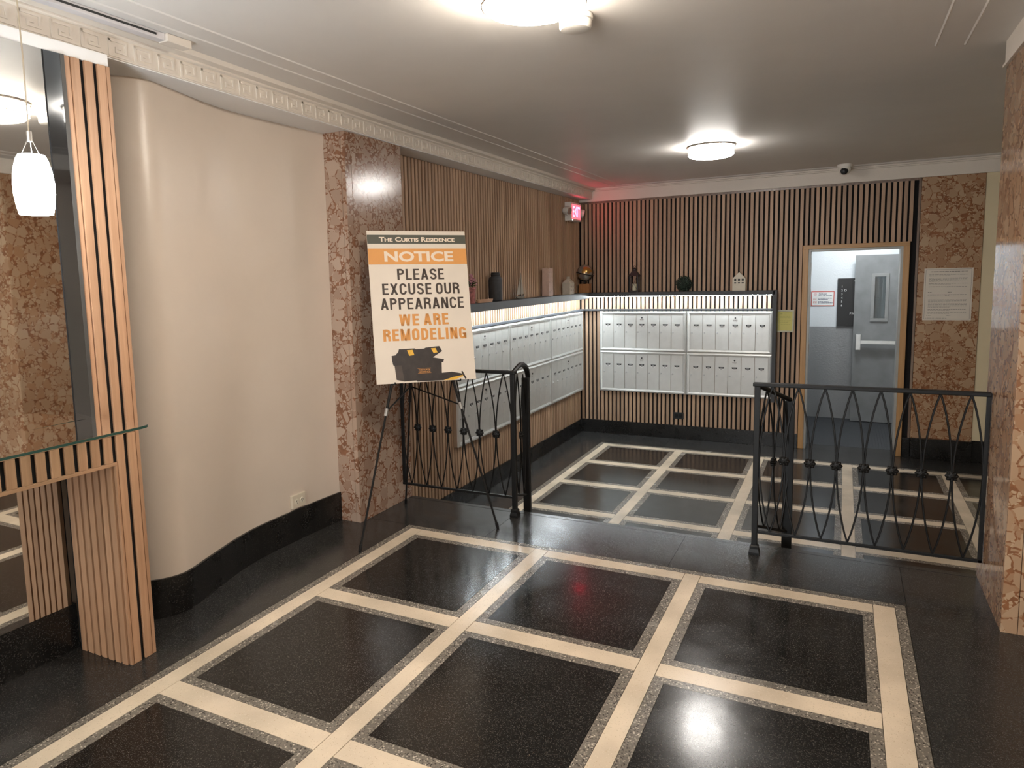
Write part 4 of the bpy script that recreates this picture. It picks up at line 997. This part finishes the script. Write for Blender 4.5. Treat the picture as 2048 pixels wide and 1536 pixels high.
# left railing
o_ = (-2.2, 3.96, 0.0)
t = thing('iron_railing', o_, 'black wrought iron railing behind the easel with a curled handrail end', 'railing', None)
part('top_rail', MB(o_).cbox(-2.612, -1.762, 3.940, 3.980, .905, .924, .004), M['iron'], t)
part('bottom_rail', MB(o_).cbox(-2.612, -1.78, 3.952, 3.968, .116, .130, .002), M['iron'], t)
part('post', MB(o_).cbox(-1.797, -1.769, 3.946, 3.974, .0, .905, .002), M['iron'], t); boot(t, o_, -1.783, 3.96, .001)
part('end_bar', MB(o_).cbox(-2.612, -2.588, 3.955, 3.965, .116, .905, .002), M['iron'], t)
panel(t, o_, (-2.60, 3.96), (-1.79, 3.96), .128, .128, .908, .908, 7)
P2 = (-1.826, 4.26)
part('post', MB(o_).cbox(P2[0]-.024, P2[0]+.024, P2[1]-.014, P2[1]+.014, -.199, .84, .003), M['iron'], t)
part('curled_handrail', MB(o_).tube([(-1.783, 3.96, .912), (-1.795, 4.05, .93), (-1.805, 4.12, .940), (-1.815, 4.19, .936), (-1.822, 4.245, .917), (-1.826, 4.285, .885), (-1.826, 4.30, .845), (-1.826, 4.29, .80)], [.014, .015, .016, .017, .018, .018, .016, .012], 8), M['iron'], t, smooth=True)
part('stair_bottom_rail', MB(o_).tube([(-1.783, 3.97, .14), (P2[0], P2[1], .05)], .008, 8), M['iron'], t)
panel(t, o_, (-1.783, 3.98), P2, .14, .05, .905, .86, 2)

# ------------------------------------------------------------------ easel and notice board
FA, FB, FC = Vector((-2.339, 3.083, 0.004)), Vector((-1.787, 3.715, 0.004)), Vector((-2.560, 3.90, 0.004))
AP = Vector((-2.318, 3.742, 1.63))
o_ = (-2.2, 3.55, 0)
t = thing('folding_easel', o_, 'black metal folding easel standing before a railing', 'easel')
for F_, nm in ((FA, 'leg'), (FB, 'leg'), (FC, 'leg')):
    l = part(nm, MB(o_).tube([F_, F_.lerp(AP, .45)], .0065, 8), M['easelblack'], t)
    part('upper_tube', MB(o_).tube([F_.lerp(AP, .45), F_.lerp(AP, .995)], .0085, 8), M['easelblack'], l)
    part('collar', MB(o_).tube([F_.lerp(AP, .437), F_.lerp(AP, .462)], .0115, 10), M['steel'] if F_ is not FC else M['easelblack'], l)
    part('foot', MB(o_).tube([F_+Vector((0, 0, -.003)), F_.lerp(AP, .02)], .0095, 8), M['easelblack'], l)
part('hinge_head', MB(o_).tube([AP+Vector((0, 0, -.03)), AP+Vector((0, 0, .03))], .02, 10), M['easelblack'], t)
hub = FC.lerp(AP, .50)
for F_ in (FA, FB): part('spreader', MB(o_).tube([F_.lerp(AP, .452), hub], .005, 6), M['easelblack'], t)
part('spreader_hub', MB(o_).tube([hub+Vector((0, 0, -.02)), hub+Vector((0, 0, .02))], .013, 8), M['easelblack'], t)
az, tl, rl = map(math.radians, (45.986, 11.64, -.621))
r_ = Vector((math.cos(az), math.sin(az), 0)); n_ = Vector((math.sin(az), -math.cos(az), 0)); u_ = Vector((0, 0, 1))
u2 = u_*math.cos(tl)-n_*math.sin(tl); rr = r_*math.cos(rl)+u2*math.sin(rl); uu = u2*math.cos(rl)-r_*math.sin(rl); nn = rr.cross(uu)
BC = Vector((-2.234, 3.657, 1.34))
for F_, s in ((FA, -1), (FB, 1)):      # small ledges that carry the board
    k = F_.lerp(AP, .548); q = BC+rr*(.20*s)-uu*.4615
    part('peg', MB(o_).tube([k, q-nn*.004, q+nn*.022, q+nn*.024+uu*.010], .0045, 6), M['easelblack'], t)
Mb = Matrix((rr, -nn, uu)).transposed()
BO = BC-uu*.457
t = thing('notice_board', tuple(BO), 'white notice poster board with orange heading standing on the easel', 'sign', None, Mb.to_euler())
part('board', MB().cbox(-.305, .305, -.0025, .0025, 0, .914, .0008), M['board'], t)
HB = .914
def band(z0, z1, mat, y=-.0031): part('printed_band', MB().add([(-.3045, y, HB*(1-z1)), (.3045, y, HB*(1-z1)), (.3045, y, HB*(1-z0)), (-.3045, y, HB*(1-z0))], [(0, 1, 2, 3)]), mat, t)
band(.027, .086, M['p_green']); band(.118, .224, M['p_orange'])
def line(s, x0, x1, z0, z1, mat, bold=.012, sc=False, t_=None):
    if t_:
        part('lettering', block_text(s, (x1-x0)*.61, (z1-z0)*HB, ((x0+x1)/2-.5)*.61, HB*(1-z1), .0037, t_), mat, t); return
    part('lettering', text_mb(s, w=(x1-x0)*.61, h=(z1-z0)*HB, x0=((x0+x1)/2-.5)*.61, z0=HB*(1-z1), depth=.0037, bold=bold, small_caps=sc), mat, t)
line('The Curtis Residence', .117, .886, .041, .073, M['p_pale'], .03, True)
line('NOTICE', .158, .858, .137, .206, M['p_pale'], .035)
line('PLEASE', .274, .748, .254, .326, M['p_dark'], t_=.165)
line('EXCUSE OUR', .116, .898, .350, .424, M['p_dark'], t_=.165)
line('APPEARANCE', .090, .932, .447, .521, M['p_dark'], t_=.165)
line('WE ARE', .262, .760, .554, .629, M['p_orange2'], t_=.20)
line('REMODELING', .094, .932, .650, .726, M['p_orange2'], t_=.20)
def poly(name, pts, mat, y): part(name, MB().add([(x, y, z+.457) for x, z in pts], [tuple(range(len(pts)))]), mat, t)
poly('printed_toolbox', [(-.2059, -.2942), (-.2049, -.3189), (-.2001, -.3493), (-.1921, -.3538), (-.1855, -.4362), (-.1392, -.4480), (-.063, -.4461), (.0413, -.4500), (.0918, -.4202), (.0962, -.345), (.1063, -.3455), (.1121, -.3276), (.0439, -.3131), (.1043, -.2781), (.0878, -.2479), (.0025, -.2539), (-.0065, -.2591), (-.0577, -.2602), (-.063, -.2552), (-.1601, -.2564), (-.164, -.2714), (-.1835, -.2911), (-.2003, -.2931)], M['p_box'], -.0033)
poly('printed_toolbox_side', [(-.1921, -.3538), (-.1855, -.4362), (-.1392, -.4480), (-.150, -.352)], M['p_box2'], -.0035)
poly('printed_tray', [(-.0658, -.4459), (-.0637, -.4530), (.099, -.4540), (.2266, -.4306), (.2129, -.4185), (.1554, -.4055), (.0927, -.4091), (.0786, -.4223), (.0263, -.4305)], M['p_box'], -.0036)
poly('printed_latch', [(-.1116, -.2641), (-.0777, -.2629), (-.0687, -.2938), (-.1, -.2978)], M['p_yellow'], -.0037)
poly('printed_latch', [(.035, -.2596), (.0639, -.2581), (.0748, -.2852), (.0501, -.2882)], M['p_yellow'], -.0037)
poly('printed_hammer_handle', [(.099, -.4540), (.1586, -.438), (.2269, -.4278), (.2293, -.4335), (.1685, -.4555)], M['p_yellow'], -.0039)
poly('printed_hammer_head', [(.2155, -.4046), (.2228, -.405), (.2442, -.4499), (.235, -.4535), (.216, -.4159)], M['p_box'], -.0040)
for s_, z_ in (('THE CURTIS', .0675), ('RESIDENCE', .0555)):
    part('lettering', text_mb(s_, w=.072, h=.0085, x0=-.014, z0=z_, depth=.0042, bold=.02), M['p_orange'], t)
part('printed_rule', MB().add([(-.055, -.0042, .080), (.027, -.0042, .080), (.027, -.0042, .0812), (-.055, -.0042, .0812)], [(0, 1, 2, 3)]), M['p_orange'], t)
part('printed_rule', MB().add([(-.055, -.0042, .0515), (.027, -.0042, .0515), (.027, -.0042, .0527), (-.055, -.0042, .0527)], [(0, 1, 2, 3)]), M['p_orange'], t)
